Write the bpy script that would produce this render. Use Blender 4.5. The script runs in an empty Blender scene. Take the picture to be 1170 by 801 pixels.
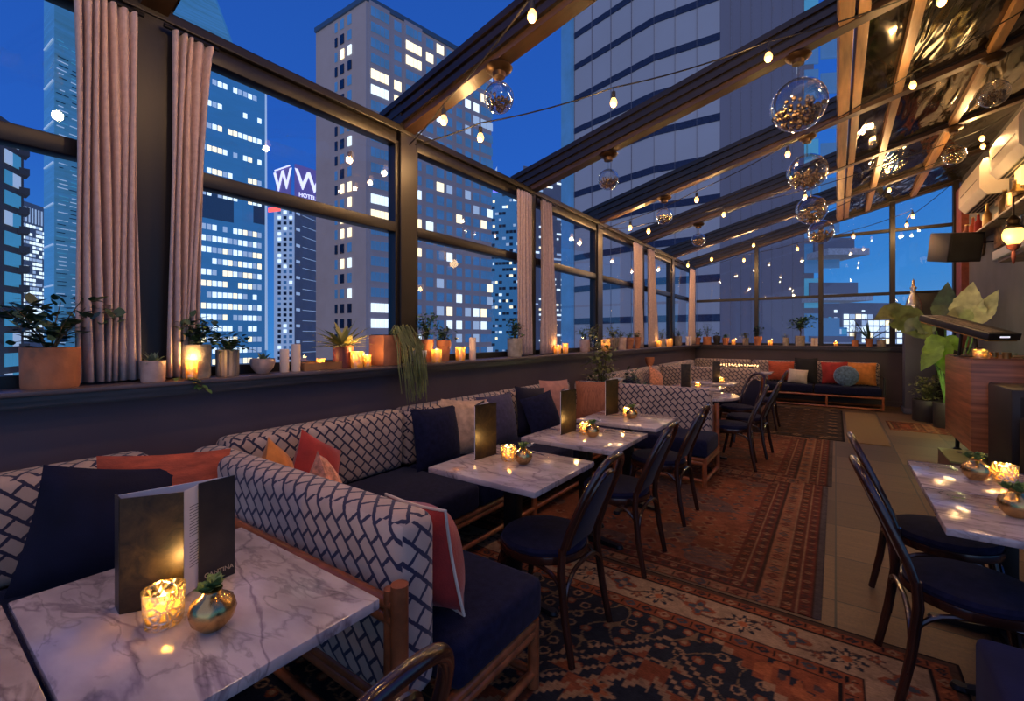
import bpy, bmesh, math, random
import numpy as np
from mathutils import Vector, Matrix, Euler
R=math.radians; PI=math.pi
random.seed(7)
scn=bpy.context.scene; COL=scn.collection
# ------------------------------------------------------------------ camera geometry (used to survey the place)
F=520.;H=1.45;CX=585.;HY=383.;YAW=math.atan(370/520.)
S_,C_=math.sin(YAW),math.cos(YAW)
def ray(px,py):
    l=(px-CX)/F; return (-S_+C_*l, C_+S_*l, -(py-HY)/F)
def _at(r,d): return Vector((r[0]*d,r[1]*d,H+r[2]*d))
def PZ(px,py,z): r=ray(px,py); return _at(r,(z-H)/r[2])
def PX(px,py,x): r=ray(px,py); return _at(r,x/r[0])
def PY(px,py,y): r=ray(px,py); return _at(r,y/r[1])
def PD(px,py,d): return _at(ray(px,py),d)
def PR(px,py,off):
    r=ray(px,py); d=(3.15+.255*2.95+off-H)/(r[2]-.255*r[0]); return _at(r,d)
def roofz(x): return 3.15+.255*(x+2.95)
# ------------------------------------------------------------------ materials
M={}
def nt(name):
    m=bpy.data.materials.new(name); m.use_nodes=True; n=m.node_tree; b=n.nodes['Principled BSDF']; M[name]=m
    return m,n,b
def L(n,a,b): n.links.new(a,b)
def N(n,t,**k):
    x=n.nodes.new(t)
    for a,v in k.items():
        if a in x.inputs.keys(): x.inputs[a].default_value=v
        else: setattr(x,a,v)
    return x
def ramp(n,stops,interp='LINEAR'):
    r=n.nodes.new('ShaderNodeValToRGB'); r.color_ramp.interpolation=interp
    e=r.color_ramp.elements
    while len(e)<len(stops): e.new(.5)
    for i,(p,c) in enumerate(stops): e[i].position=p; e[i].color=(*c,1) if len(c)==3 else c
    return r
def coords(n,kind='Object',scale=(1,1,1),rot=(0,0,0)):
    t=n.nodes.new('ShaderNodeTexCoord'); m=n.nodes.new('ShaderNodeMapping')
    m.inputs['Scale'].default_value=scale; m.inputs['Rotation'].default_value=rot
    L(n,t.outputs[kind],m.inputs['Vector']); return m.outputs[0]
def plain(name,col,rough=.5,metal=0,var=.25,scale=6,bump=0,bscale=60,coat=0,sheen=0,stretch=(1,1,1),emit=None,es=0,spec=None):
    m,n,b=nt(name)
    v=coords(n,'Object',stretch)
    t=N(n,'ShaderNodeTexNoise',Scale=scale,Detail=4.)
    L(n,v,t.inputs['Vector'])
    lo=tuple(c*(1-var) for c in col); hi=tuple(min(1,c*(1+var)) for c in col)
    r=ramp(n,[(.3,lo),(.7,hi)]); L(n,t.outputs[0],r.inputs[0]); L(n,r.outputs[0],b.inputs['Base Color'])
    b.inputs['Roughness'].default_value=rough; b.inputs['Metallic'].default_value=metal
    if coat: b.inputs['Coat Weight'].default_value=coat; b.inputs['Coat Roughness'].default_value=.12
    if sheen: b.inputs['Sheen Weight'].default_value=sheen; b.inputs['Sheen Roughness'].default_value=.4
    if spec is not None: b.inputs['Specular IOR Level'].default_value=spec
    if bump:
        t2=N(n,'ShaderNodeTexNoise',Scale=bscale,Detail=3.); L(n,v,t2.inputs['Vector'])
        bp=N(n,'ShaderNodeBump',Strength=bump,Distance=.01); L(n,t2.outputs[0],bp.inputs['Height']); L(n,bp.outputs[0],b.inputs['Normal'])
    if es:
        b.inputs['Emission Color'].default_value=(*emit,1); b.inputs['Emission Strength'].default_value=es
    return m
def wood(name,c1,c2,rough=.35,scale=(1,1,12),coat=.2,wscale=3.,dist=4.):
    m,n,b=nt(name); v=coords(n,'Object',scale)
    w=N(n,'ShaderNodeTexWave',Scale=wscale,Distortion=dist,Detail=3.,**{'Detail Scale':1.2}); w.bands_direction='Z'; L(n,v,w.inputs['Vector'])
    r=ramp(n,[(.15,c1),(.8,c2)]); L(n,w.outputs[0],r.inputs[0]); L(n,r.outputs[0],b.inputs['Base Color'])
    b.inputs['Roughness'].default_value=rough; b.inputs['Coat Weight'].default_value=coat; b.inputs['Coat Roughness'].default_value=.15
def emis(name,col,s):
    m,n,b=nt(name); b.inputs['Base Color'].default_value=(*col,1); b.inputs['Emission Color'].default_value=(*col,1); b.inputs['Emission Strength'].default_value=s
    return m
def thinglass(name,tint=(.95,.97,1),refl=.9,rough=.02,fac=None,bump=0,bscale=20.):
    m,n,b=nt(name); n.nodes.remove(b); o=n.nodes['Material Output']
    tr=N(n,'ShaderNodeBsdfTransparent'); tr.inputs[0].default_value=(*tint,1)
    g=N(n,'ShaderNodeBsdfGlossy',Roughness=rough); g.inputs[0].default_value=(refl,refl,refl,1)
    mx=N(n,'ShaderNodeMixShader')
    if fac is None:
        f=N(n,'ShaderNodeFresnel',IOR=1.45); L(n,f.outputs[0],mx.inputs[0])
    else:
        f=N(n,'ShaderNodeLayerWeight',Blend=fac); L(n,f.outputs['Facing'],mx.inputs[0])
    if bump:
        v=coords(n); t=N(n,'ShaderNodeTexVoronoi',Scale=bscale); L(n,v,t.inputs['Vector'])
        bp=N(n,'ShaderNodeBump',Strength=bump,Distance=.01); L(n,t.outputs[0],bp.inputs['Height'])
        L(n,bp.outputs[0],g.inputs['Normal']); L(n,bp.outputs[0],f.inputs['Normal'])
    L(n,tr.outputs[0],mx.inputs[1]); L(n,g.outputs[0],mx.inputs[2]); L(n,mx.outputs[0],o.inputs[0])

plain('navy_wall',(.085,.062,.078),.55,scale=2,var=.12)
plain('brown_wall',(.075,.05,.05),.55,scale=2,var=.12)
plain('sill_paint',(.085,.064,.062),.36,scale=9,var=.3,stretch=(6,.6,6))
plain('dark_frame',(.0085,.0055,.004),.42,scale=4,var=.35,bump=.06,stretch=(1,1,.3))
plain('beam',(.013,.009,.007),.35,scale=3,var=.3,stretch=(.4,4,4))
plain('beam_lit_underside',(.05,.027,.013),.38,scale=4,var=.35,stretch=(.4,5,5))  # warm bulb light on the beam undersides is put into this colour
plain('gold_wood',(.34,.19,.075),.4,scale=5,var=.3,stretch=(6,.5,2))
plain('curtain',(.52,.38,.335),.85,scale=40,var=.12,bump=.15,bscale=220,sheen=.2)
plain('navy_fabric',(.009,.0105,.032),.9,scale=30,var=.3,bump=.25,bscale=260,sheen=.06,spec=.1)
plain('navy_velvet',(.006,.0065,.021),.8,scale=5,var=.4,sheen=.1,bump=.1,bscale=120,spec=.2)
plain('plum_fabric',(.035,.03,.075),.9,scale=30,var=.3,bump=.2,bscale=200,sheen=.2)
plain('orange_fabric',(.42,.07,.025),.85,scale=12,var=.35,bump=.3,bscale=90,stretch=(1,1,4),sheen=.2)
plain('amber_fabric',(.55,.19,.035),.85,scale=14,var=.25,bump=.2,bscale=180,sheen=.2)
plain('red_fabric',(.33,.022,.016),.85,scale=9,var=.3,bump=.2,bscale=160,sheen=.25)
plain('peach_fabric',(.62,.25,.14),.85,scale=35,var=.5,bump=.8,bscale=70,sheen=.2)
plain('beige_velvet',(.42,.27,.17),.6,scale=20,var=.3,bump=.3,bscale=60,sheen=.6)
plain('pink_fabric',(.42,.19,.14),.85,scale=14,var=.2,bump=.2,bscale=180,sheen=.2)
plain('rust_fabric',(.33,.11,.05),.8,scale=10,var=.35,bump=.2,bscale=80,stretch=(14,14,.6))
plain('cream_fabric',(.55,.46,.36),.85,scale=14,var=.15,bump=.2,bscale=180)
plain('cream_piping',(.6,.5,.4),.8)
plain('blue_fur',(.09,.16,.24),1,scale=25,var=.5,bump=1,bscale=90,sheen=.7)
plain('black_fabric',(.01,.01,.012),.9)
plain('terracotta',(.44,.155,.065),.75,scale=10,var=.25,bump=.15,bscale=90)
plain('pale_ceramic',(.46,.31,.25),.5,scale=14,var=.25,bump=.1)
plain('white_ceramic',(.6,.55,.5),.4,scale=10,var=.1)
plain('grey_ceramic',(.22,.17,.13),.5,scale=30,var=.5,bump=.4,bscale=60,stretch=(1,1,.3))
plain('stone_pot',(.33,.27,.2),.7,scale=20,var=.3,bump=.4,bscale=70)
plain('dark_pot',(.03,.025,.022),.5)
plain('soil',(.03,.02,.012),.95,bump=.8,bscale=90)
plain('leaf_dark',(.035,.075,.03),.45,scale=9,var=.5)
plain('leaf_mid',(.07,.15,.035),.5,scale=9,var=.5)
plain('leaf_olive',(.17,.19,.06),.6,scale=9,var=.4)
plain('leaf_yellow',(.34,.30,.07),.6,scale=9,var=.4)
plain('leaf_sage',(.17,.22,.13),.6,scale=9,var=.4)
plain('leaf_moss',(.16,.24,.06),.7,scale=60,var=.5)
plain('leaf_lime',(.22,.42,.04),.45,scale=9,var=.4)
plain('leaf_pale',(.52,.55,.27),.5,scale=9,var=.3)
plain('stem',(.12,.08,.04),.7)
plain('petal',(.75,.7,.62),.6,var=.1)
plain('candle_wax',(.72,.55,.42),.6,scale=8,var=.08)
plain('black_metal',(.012,.012,.013),.4,metal=.6)
plain('black_plastic',(.014,.013,.013),.45,bump=.1,bscale=200)
plain('black_leather',(.016,.012,.01),.35,scale=20,var=.4,bump=.1,bscale=150)
plain('paper',(.68,.62,.6),.8,var=.05)
plain('ink',(.12,.1,.11),.8)
plain('menu_print',(.42,.36,.28),.6)
plain('gold_metal',(.62,.38,.14),.24,metal=1,scale=10,var=.3,bump=.12,bscale=22)
plain('brass',(.55,.35,.14),.3,metal=1)
plain('antique_gold',(.36,.22,.1),.35,metal=1,scale=20,var=.5,bump=.3,bscale=40)
plain('silver',(.6,.55,.45),.25,metal=1,scale=25,var=.5,bump=.4,bscale=60)
plain('bronze',(.07,.04,.02),.35,metal=.8)
plain('cord',(.01,.009,.008),.6)
plain('pebbles',(.34,.24,.13),.25,metal=.85,scale=40,var=.5)
plain('grey_wall',(.10,.10,.115),.6,scale=2,var=.2)
plain('white_ledge',(.55,.53,.52),.5,var=.08)
plain('ac_cream',(.62,.55,.46),.5,var=.05)
plain('dark_slot',(.02,.02,.02),.6)
plain('lid_green_lit',(.17,.2,.05),.5)  # green light falling on the crate lid, put into its colour
plain('crate_wood',(.13,.06,.03),.55,scale=4,var=.3)
plain('frame_wood',(.3,.14,.05),.5,scale=10,var=.3)
plain('red_wood',(.2,.045,.025),.5,scale=10,var=.3)
plain('art_a',(.35,.2,.09),.7,scale=14,var=.8)
plain('art_b',(.22,.16,.12),.7,scale=20,var=.9)
plain('rug_jute',(.2,.12,.05),.95,scale=90,var=.5,bump=.6,bscale=120)
plain('pouf_blue',(.010,.013,.05),.85,bump=.2,bscale=260,sheen=.05,spec=.1)
plain('rattan',(.27,.078,.026),.3,scale=5,var=.4,coat=.4,stretch=(3,3,3))
plain('bentwood',(.030,.0095,.0055),.25,scale=4,var=.5,coat=.45)
plain('booth_wood',(.36,.14,.06),.38,scale=2.6,var=.55,coat=.2,stretch=(.5,.5,9))
wood('shelf_wood',(.1,.04,.02),(.25,.1,.04),.45,(1,1,1),.1)
# window and cup glasses
thinglass('pane_glass',(.97,.98,1),.85,.0)
thinglass('globe_glass',(.93,.92,.9),.9,.02,fac=.36)
thinglass('bottle_glass',(.55,.45,.25),.8,.05,fac=.4)
thinglass('clear_cup',(.95,.9,.8),.8,.05,fac=.35)
def cupglass(name,tint,bs,em):
    m,n,b=nt(name); n.nodes.remove(b); o=n.nodes['Material Output']
    v=coords(n); vo=N(n,'ShaderNodeTexVoronoi',Scale=bs); vo.feature='DISTANCE_TO_EDGE'; L(n,v,vo.inputs['Vector'])
    r=ramp(n,[(.0,(.15,.15,.15)),(.25,(.95,.95,.95))]); L(n,vo.outputs[0],r.inputs[0])
    tr=N(n,'ShaderNodeBsdfTransparent'); tr.inputs[0].default_value=(*tint,1)
    tl=N(n,'ShaderNodeBsdfTranslucent'); tl.inputs[0].default_value=(*tint,1)
    g=N(n,'ShaderNodeBsdfGlossy',Roughness=.08)
    bp=N(n,'ShaderNodeBump',Strength=.8,Distance=.01); L(n,vo.outputs[0],bp.inputs['Height']); L(n,bp.outputs[0],g.inputs['Normal'])
    a=N(n,'ShaderNodeMixShader'); L(n,r.outputs[0],a.inputs[0]); L(n,g.outputs[0],a.inputs[1]); L(n,tr.outputs[0],a.inputs[2])
    c=N(n,'ShaderNodeMixShader'); c.inputs[0].default_value=em; L(n,a.outputs[0],c.inputs[1]); L(n,tl.outputs[0],c.inputs[2])
    L(n,c.outputs[0],o.inputs[0])
cupglass('cut_glass',(1,.86,.5),48.,.12)
cupglass('amber_cup',(1,.74,.38),30.,.4)
emis('flame',(1,.66,.24),10)
emis('candle_core',(1,.52,.13),.7)
emis('filament',(1,.52,.14),3.4)
emis('fairy',(1,.6,.25),3)
emis('lamp_yellow',(1,.62,.16),2.2)
emis('win_warm',(1,.83,.5),1.5)
emis('win_white',(.8,.95,1),1.1)
emis('win_soft',(.42,.55,.72),.6)
emis('sign_white',(.86,.85,1),1.0)
emis('sign_red',(1,.1,.08),1.6)
emis('glow_blue',(.2,.2,1),1.2)
plain('sign_purple',(.12,.09,.3),.5,emit=(.13,.10,.33),es=.55)
plain('win_blue',(.05,.14,.29),.15,scale=.3,var=.5,emit=(.05,.15,.34),es=.6)  # blue and cyan panes: reflected sky is put in as a faint glow
plain('win_cyan',(.05,.25,.42),.15,scale=.3,var=.5,emit=(.07,.33,.55),es=.5)
plain('win_dark',(.012,.03,.07),.15)
plain('bld_beige',(.3,.235,.235),.8,scale=.2,var=.12,emit=(.30,.24,.27),es=.28)  # most facades below glow faintly in place of city light on them
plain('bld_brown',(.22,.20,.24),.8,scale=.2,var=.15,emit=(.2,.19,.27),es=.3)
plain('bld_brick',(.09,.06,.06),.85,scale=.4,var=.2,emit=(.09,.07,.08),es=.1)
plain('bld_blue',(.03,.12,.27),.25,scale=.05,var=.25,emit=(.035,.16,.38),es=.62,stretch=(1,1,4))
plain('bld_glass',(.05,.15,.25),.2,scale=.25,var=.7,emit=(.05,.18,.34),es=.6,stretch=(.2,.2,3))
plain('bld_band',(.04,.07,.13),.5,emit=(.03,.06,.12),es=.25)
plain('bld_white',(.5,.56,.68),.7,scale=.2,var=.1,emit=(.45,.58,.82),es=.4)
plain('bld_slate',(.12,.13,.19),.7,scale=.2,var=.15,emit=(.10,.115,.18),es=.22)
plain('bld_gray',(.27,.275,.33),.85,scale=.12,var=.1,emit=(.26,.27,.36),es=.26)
plain('bld_gray_shaded',(.135,.13,.175),.85,scale=.12,var=.1,emit=(.13,.13,.20),es=.25)  # grey facade again, with its shade put into the colour
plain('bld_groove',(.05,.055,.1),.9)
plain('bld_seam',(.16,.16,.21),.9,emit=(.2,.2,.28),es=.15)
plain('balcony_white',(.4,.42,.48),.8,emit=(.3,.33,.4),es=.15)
# banquette: cream lozenge weave with navy chain lines
def mk_pattern():
    m,n,b=nt('lozenge_weave'); v=coords(n,'UV',(1,1,1),(0,0,R(45)))
    t=N(n,'ShaderNodeTexNoise',Scale=70.,Detail=3.); L(n,v,t.inputs['Vector'])
    ad=N(n,'ShaderNodeMixRGB',blend_type='LINEAR_LIGHT',Fac=.0035); L(n,v,ad.inputs[1]); L(n,t.outputs['Color'],ad.inputs[2])
    k=N(n,'ShaderNodeTexBrick',offset=.5,squash=1.,Scale=1.,**{'Mortar Size':.0068,'Mortar Smooth':.25,'Brick Width':.076,'Row Height':.056})
    k.inputs['Color1'].default_value=(.60,.45,.36,1); k.inputs['Color2'].default_value=(.52,.385,.31,1); k.inputs['Mortar'].default_value=(.022,.022,.062,1)
    L(n,ad.outputs[0],k.inputs['Vector'])
    t2=N(n,'ShaderNodeTexNoise',Scale=9.,Detail=3.); L(n,v,t2.inputs['Vector'])
    mm=N(n,'ShaderNodeMixRGB',blend_type='MULTIPLY',Fac=.45); L(n,k.outputs[0],mm.inputs[1]); L(n,t2.outputs[0],mm.inputs[2])
    L(n,mm.outputs[0],b.inputs['Base Color']); b.inputs['Roughness'].default_value=.9; b.inputs['Sheen Weight'].default_value=.15
    t3=N(n,'ShaderNodeTexNoise',Scale=400.); L(n,v,t3.inputs['Vector'])
    bp=N(n,'ShaderNodeBump',Strength=.3,Distance=.004); L(n,t3.outputs[0],bp.inputs['Height']); L(n,bp.outputs[0],b.inputs['Normal'])
mk_pattern()
def mk_marble():
    m,n,b=nt('marble'); v=coords(n,'Object',(1.,2.3,1),(0,0,R(-25)))
    oi=n.nodes.new('ShaderNodeObjectInfo')
    va=N(n,'ShaderNodeVectorMath',operation='ADD'); L(n,v,va.inputs[0]); sc=N(n,'ShaderNodeVectorMath',operation='SCALE'); 
    cb=N(n,'ShaderNodeCombineXYZ'); L(n,oi.outputs['Random'],cb.inputs[0]); L(n,oi.outputs['Random'],cb.inputs[2]); L(n,cb.outputs[0],sc.inputs[0]); sc.inputs['Scale'].default_value=9.; L(n,sc.outputs[0],va.inputs[1])
    v=va.outputs[0]
    def vein(scale,dist,w):
        t=N(n,'ShaderNodeTexNoise',Scale=scale,Detail=6.,Distortion=dist); L(n,v,t.inputs['Vector'])
        s=N(n,'ShaderNodeMath',operation='SUBTRACT'); L(n,t.outputs[0],s.inputs[0]); s.inputs[1].default_value=.5
        a=N(n,'ShaderNodeMath',operation='ABSOLUTE'); L(n,s.outputs[0],a.inputs[0])
        r=ramp(n,[(0,(0,0,0)),(w,(1,1,1))]); L(n,a.outputs[0],r.inputs[0]); return r.outputs[0]
    a=vein(1.7,.55,.022); c=vein(5.,.6,.03)
    t=N(n,'ShaderNodeTexNoise',Scale=4.,Detail=5.); L(n,v,t.inputs['Vector'])
    base=ramp(n,[(.32,(.33,.27,.265)),(.62,(.53,.45,.43))]); L(n,t.outputs[0],base.inputs[0])
    m1=N(n,'ShaderNodeMixRGB',blend_type='MIX'); L(n,a,m1.inputs[0]); m1.inputs[1].default_value=(.25,.20,.21,1); L(n,base.outputs[0],m1.inputs[2])
    m2=N(n,'ShaderNodeMixRGB',blend_type='MULTIPLY',Fac=.3); L(n,m1.outputs[0],m2.inputs[1]); L(n,c,m2.inputs[2])
    L(n,m2.outputs[0],b.inputs['Base Color']); b.inputs['Roughness'].default_value=.13; b.inputs['Specular IOR Level'].default_value=.6
mk_marble()
def mk_bronzed():
    m,n,b=nt('menu_bronze'); v=coords(n,'Object')
    t=N(n,'ShaderNodeTexNoise',Scale=14.,Detail=8.,Roughness=.7,Distortion=1.); L(n,v,t.inputs['Vector'])
    r=ramp(n,[(.38,(.010,.007,.004)),(.68,(.06,.036,.012))]); L(n,t.outputs[0],r.inputs[0]); L(n,r.outputs[0],b.inputs['Base Color'])
    b.inputs['Roughness'].default_value=.38; b.inputs['Metallic'].default_value=.35
mk_bronzed()
def mk_floor():
    m,n,b=nt('pavers'); v=coords(n,'Object')
    k=N(n,'ShaderNodeTexBrick',offset=0.,Scale=1.,**{'Mortar Size':.006,'Mortar Smooth':.1,'Brick Width':.61,'Row Height':.61,'Bias':0.})
    k.inputs['Color1'].default_value=(.075,.036,.014,1); k.inputs['Color2'].default_value=(.20,.105,.043,1); k.inputs['Mortar'].default_value=(.035,.024,.016,1)
    L(n,v,k.inputs['Vector'])
    t=N(n,'ShaderNodeTexNoise',Scale=60.,Detail=6.,Roughness=.8); L(n,v,t.inputs['Vector'])
    v2=coords(n,'Object',(1.2,14,1)); t2=N(n,'ShaderNodeTexNoise',Scale=2.2,Detail=5.); L(n,v2,t2.inputs['Vector'])
    mx=N(n,'ShaderNodeMixRGB',blend_type='MULTIPLY',Fac=.75); L(n,k.outputs[0],mx.inputs[1])
    r=ramp(n,[(.3,(.5,.5,.5)),(.75,(1.25,1.25,1.25))]); L(n,t.outputs[0],r.inputs[0]); L(n,r.outputs[0],mx.inputs[2])
    mx2=N(n,'ShaderNodeMixRGB',blend_type='MULTIPLY',Fac=.5); L(n,mx.outputs[0],mx2.inputs[1]); L(n,t2.outputs[0],mx2.inputs[2])
    L(n,mx2.outputs[0],b.inputs['Base Color']); b.inputs['Roughness'].default_value=.6
    bp=N(n,'ShaderNodeBump',Strength=.4,Distance=.01); L(n,k.outputs['Fac'],bp.inputs['Height']); bp.invert=True; L(n,bp.outputs[0],b.inputs['Normal'])
mk_floor()
def mk_rugmat():
    m,n,b=nt('rug'); a=N(n,'ShaderNodeVertexColor',layer_name='Col')
    v=coords(n,'Object',(1,1,1)); t=N(n,'ShaderNodeTexNoise',Scale=14.,Detail=8.,Roughness=.75); L(n,v,t.inputs['Vector'])
    v2=coords(n,'Object',(40,260,1)); t2=N(n,'ShaderNodeTexNoise',Scale=1.,Detail=2.); L(n,v2,t2.inputs['Vector'])
    r=ramp(n,[(.3,(.45,.45,.45)),(.7,(1.25,1.25,1.25))]); L(n,t.outputs[0],r.inputs[0])
    r2=ramp(n,[(.3,(.6,.6,.6)),(.7,(1.2,1.2,1.2))]); L(n,t2.outputs[0],r2.inputs[0])
    m1=N(n,'ShaderNodeMixRGB',blend_type='MULTIPLY',Fac=.8); L(n,a.outputs[0],m1.inputs[1]); L(n,r.outputs[0],m1.inputs[2])
    m2=N(n,'ShaderNodeMixRGB',blend_type='MULTIPLY',Fac=.8); L(n,m1.outputs[0],m2.inputs[1]); L(n,r2.outputs[0],m2.inputs[2])
    dk=N(n,'ShaderNodeMixRGB',blend_type='MULTIPLY',Fac=1.); dk.inputs[2].default_value=(.84,.74,.68,1); L(n,m2.outputs[0],dk.inputs[1]); L(n,dk.outputs[0],b.inputs['Base Color']); b.inputs['Roughness'].default_value=.95; b.inputs['Specular IOR Level'].default_value=.1
    bp=N(n,'ShaderNodeBump',Strength=.4,Distance=.006); L(n,t2.outputs[0],bp.inputs['Height']); L(n,bp.outputs[0],b.inputs['Normal'])
mk_rugmat()
def mk_roofpanel():
    m,n,b=nt('roof_panel_glass'); v=coords(n,'Object',(1.2,.35,1))
    t=N(n,'ShaderNodeTexNoise',Scale=3.,Detail=2.,Distortion=.6); L(n,v,t.inputs['Vector'])
    t2=N(n,'ShaderNodeTexNoise',Scale=5.,Detail=5.); L(n,coords(n,'Object'),t2.inputs['Vector'])
    r=ramp(n,[(.4,(.028,.022,.013)),(.7,(.11,.095,.05))]); L(n,t2.outputs[0],r.inputs[0]); L(n,r.outputs[0],b.inputs['Base Color'])
    b.inputs['Roughness'].default_value=.1; b.inputs['Metallic'].default_value=.75
    bp=N(n,'ShaderNodeBump',Strength=.5,Distance=.12); L(n,t.outputs[0],bp.inputs['Height']); L(n,bp.outputs[0],b.inputs['Normal'])
mk_roofpanel()
# ------------------------------------------------------------------ mesh builder
class MB:
    def __init__(s): s.v=[];s.f=[];s.mi=[]
    def add(s,vs,fs,mi=0,mat=None):
        o=len(s.v)
        s.v+= [tuple(mat@Vector(p)) for p in vs] if mat is not None else [tuple(p) for p in vs]
        s.f+=[tuple(i+o for i in f) for f in fs]; s.mi+=[mi]*len(fs); return s
    def box(s,x0,x1,y0,y1,z0,z1,mat=None,mi=0,bev=0,seg=2):
        if bev:
            bm=bmesh.new(); bmesh.ops.create_cube(bm,size=1)
            for v in bm.verts: v.co=Vector((x0+(v.co.x+.5)*(x1-x0),y0+(v.co.y+.5)*(y1-y0),z0+(v.co.z+.5)*(z1-z0)))
            bmesh.ops.bevel(bm,geom=bm.edges[:],offset=bev,segments=seg,profile=.5,affect='EDGES')
            bm.verts.index_update(); s.add([v.co[:] for v in bm.verts],[[v.index for v in f.verts] for f in bm.faces],mi,mat); bm.free(); return s
        vs=[(x,y,z) for z in(z0,z1) for y in(y0,y1) for x in(x0,x1)]
        return s.add(vs,[(0,2,3,1),(4,5,7,6),(0,1,5,4),(2,6,7,3),(0,4,6,2),(1,3,7,5)],mi,mat)
    def tube(s,pts,r,seg=8,closed=False,caps=True,mi=0,flat=None):
        pts=[Vector(p) for p in pts]; n=len(pts); rr=r if isinstance(r,(list,tuple)) else [r]*n
        vs=[];fs=[]; up=None
        for i,p in enumerate(pts):
            a=pts[i-1] if (i>0 or closed) else p; b=pts[(i+1)%n] if (i<n-1 or closed) else p
            t=(b-a).normalized() if (b-a).length>1e-9 else Vector((0,0,1))
            if up is None: up=Vector((0,0,1)) if abs(t.z)<.9 else Vector((1,0,0))
            u=t.cross(up); 
            if u.length<1e-6: u=t.cross(Vector((0,1,.1)))
            u.normalize(); w=u.cross(t).normalized(); up=w
            for k in range(seg):
                an=2*PI*k/seg; vs.append(p+u*math.cos(an)*rr[i]+w*math.sin(an)*rr[i])
        m=n if closed else n-1
        for i in range(m):
            for k in range(seg):
                a=i*seg+k;b=i*seg+(k+1)%seg;j=(i+1)%n
                fs.append((a,b,j*seg+(k+1)%seg,j*seg+k))
        if caps and not closed: fs+= [tuple(range(seg))[::-1],tuple((n-1)*seg+k for k in range(seg))]
        return s.add(vs,fs,mi)
    def lathe(s,prof,seg=20,mat=None,mi=0,cap=True,wob=None):
        vs=[];fs=[]
        for j,(r,z) in enumerate(prof):
            for k in range(seg):
                a=2*PI*k/seg; q=r*(wob(k,seg,j) if wob else 1); vs.append((q*math.cos(a),q*math.sin(a),z))
        for j in range(len(prof)-1):
            for k in range(seg):
                fs.append((j*seg+k,j*seg+(k+1)%seg,(j+1)*seg+(k+1)%seg,(j+1)*seg+k))
        if cap: fs+= [tuple(range(seg))[::-1],tuple((len(prof)-1)*seg+k for k in range(seg))]
        return s.add(vs,fs,mi,mat)
    def ball(s,c,r,seg=12,rings=8,mi=0,sq=(1,1,1)):
        return s.lathe([(max(1e-4,r*math.sin(PI*j/rings)),-r*math.cos(PI*j/rings)) for j in range(rings+1)],seg,Matrix.Translation(c)@Matrix.Diagonal((*sq,1)),mi)
    def prism(s,poly,z0,z1,mat=None,mi=0):
        n=len(poly); vs=[(x,y,z0) for x,y in poly]+[(x,y,z1) for x,y in poly]
        fs=[tuple(range(n))[::-1],tuple(range(n,2*n))]+[(i,(i+1)%n,n+(i+1)%n,n+i) for i in range(n)]
        return s.add(vs,fs,mi,mat)
    def pillow(s,w,h,t,n=10,pinch=.06,mi=0):
        vs=[];fs=[]
        for sd in(1,-1):
            for j in range(n+1):
                for i in range(n+1):
                    u=-1+2*i/n;v=-1+2*j/n
                    k=max(0,(1-abs(u)**2.)*(1-abs(v)**2.))**.52
                    pw=1-pinch*(1-abs(v)**2)*abs(u)**2; ph=1-pinch*(1-abs(u)**2)*abs(v)**2
                    vs.append((u*w/2*pw,sd*t*.62*k,v*h/2*ph+.015*math.sin(u*5+1)*k*h))
        m=(n+1)**2
        for sd in(0,1):
            for j in range(n):
                for i in range(n):
                    a=sd*m+j*(n+1)+i; q=(a,a+1,a+n+2,a+n+1); fs.append(q if sd==1 else q[::-1])
        return s.add(vs,fs,mi)
    def leaf(s,base,direc,length,width,bend=.3,mi=0,n=4,fold=.15,tip=1.):
        d=Vector(direc).normalized(); side=d.cross(Vector((0,0,1)))
        if side.length<.05: side=Vector((random.uniform(-1,1),random.uniform(-1,1),0))
        side.normalize(); up=side.cross(d).normalized(); vs=[];fs=[]
        p=Vector(base)
        for i in range(n+1):
            t=i/n; wv=width/2*(math.sin(PI*min(1,.08+t*.92)**(.8*tip)) if i<n else 0.02)
            q=p+d*length*t-Vector((0,0,1))*bend*length*t*t
            vs+= [q-side*wv+up*wv*fold,q,q+side*wv+up*wv*fold]
        for i in range(n):
            a=i*3; fs+=[(a,a+1,a+4,a+3),(a+1,a+2,a+5,a+4)]
        return s.add(vs,fs,mi)
    def mesh(s,name,mats,smooth=True,angle=40):
        me=bpy.data.meshes.new(name); me.from_pydata(s.v,[],s.f); me.update()
        for m in (mats if isinstance(mats,(list,tuple)) else [mats]): me.materials.append(M[m])
        if len(me.polygons):
            me.polygons.foreach_set('material_index',s.mi)
            if smooth:
                me.polygons.foreach_set('use_smooth',[True]*len(me.polygons)); me.set_sharp_from_angle(angle=R(angle))
        return me
    def obj(s,name,mats,parent=None,smooth=True,angle=40,uv=False,loc=None):
        me=s.mesh(name,mats,smooth,angle)
        if uv:
            l=me.uv_layers.new(name='UVMap')
            for p in me.polygons:
                n=p.normal; ax=max(range(3),key=lambda i:abs(n[i]))
                for li in p.loop_indices:
                    c=me.vertices[me.loops[li].vertex_index].co
                    l.data[li].uv=(c.y,c.z+.5) if ax==0 else ((c.x,c.z) if ax==1 else (c.x,c.y+.3))
        o=bpy.data.objects.new(name,me); COL.objects.link(o)
        if parent: o.parent=parent
        if loc is not None: o.location=loc
        return o
def tag(o,label=None,cat=None,group=None,kind=None):
    if label:o['label']=label
    if cat:o['category']=cat
    if group:o['group']=group
    if kind:o['kind']=kind
    return o
def empty(name,loc,label,cat,group=None,rz=0,kind=None):
    o=bpy.data.objects.new(name,None); o.empty_display_size=.1; COL.objects.link(o); o.location=loc; o.rotation_euler=(0,0,rz)
    return tag(o,label,cat,group,kind)
def kids(o): return [c for c in bpy.data.objects if c.parent==o]
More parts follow.
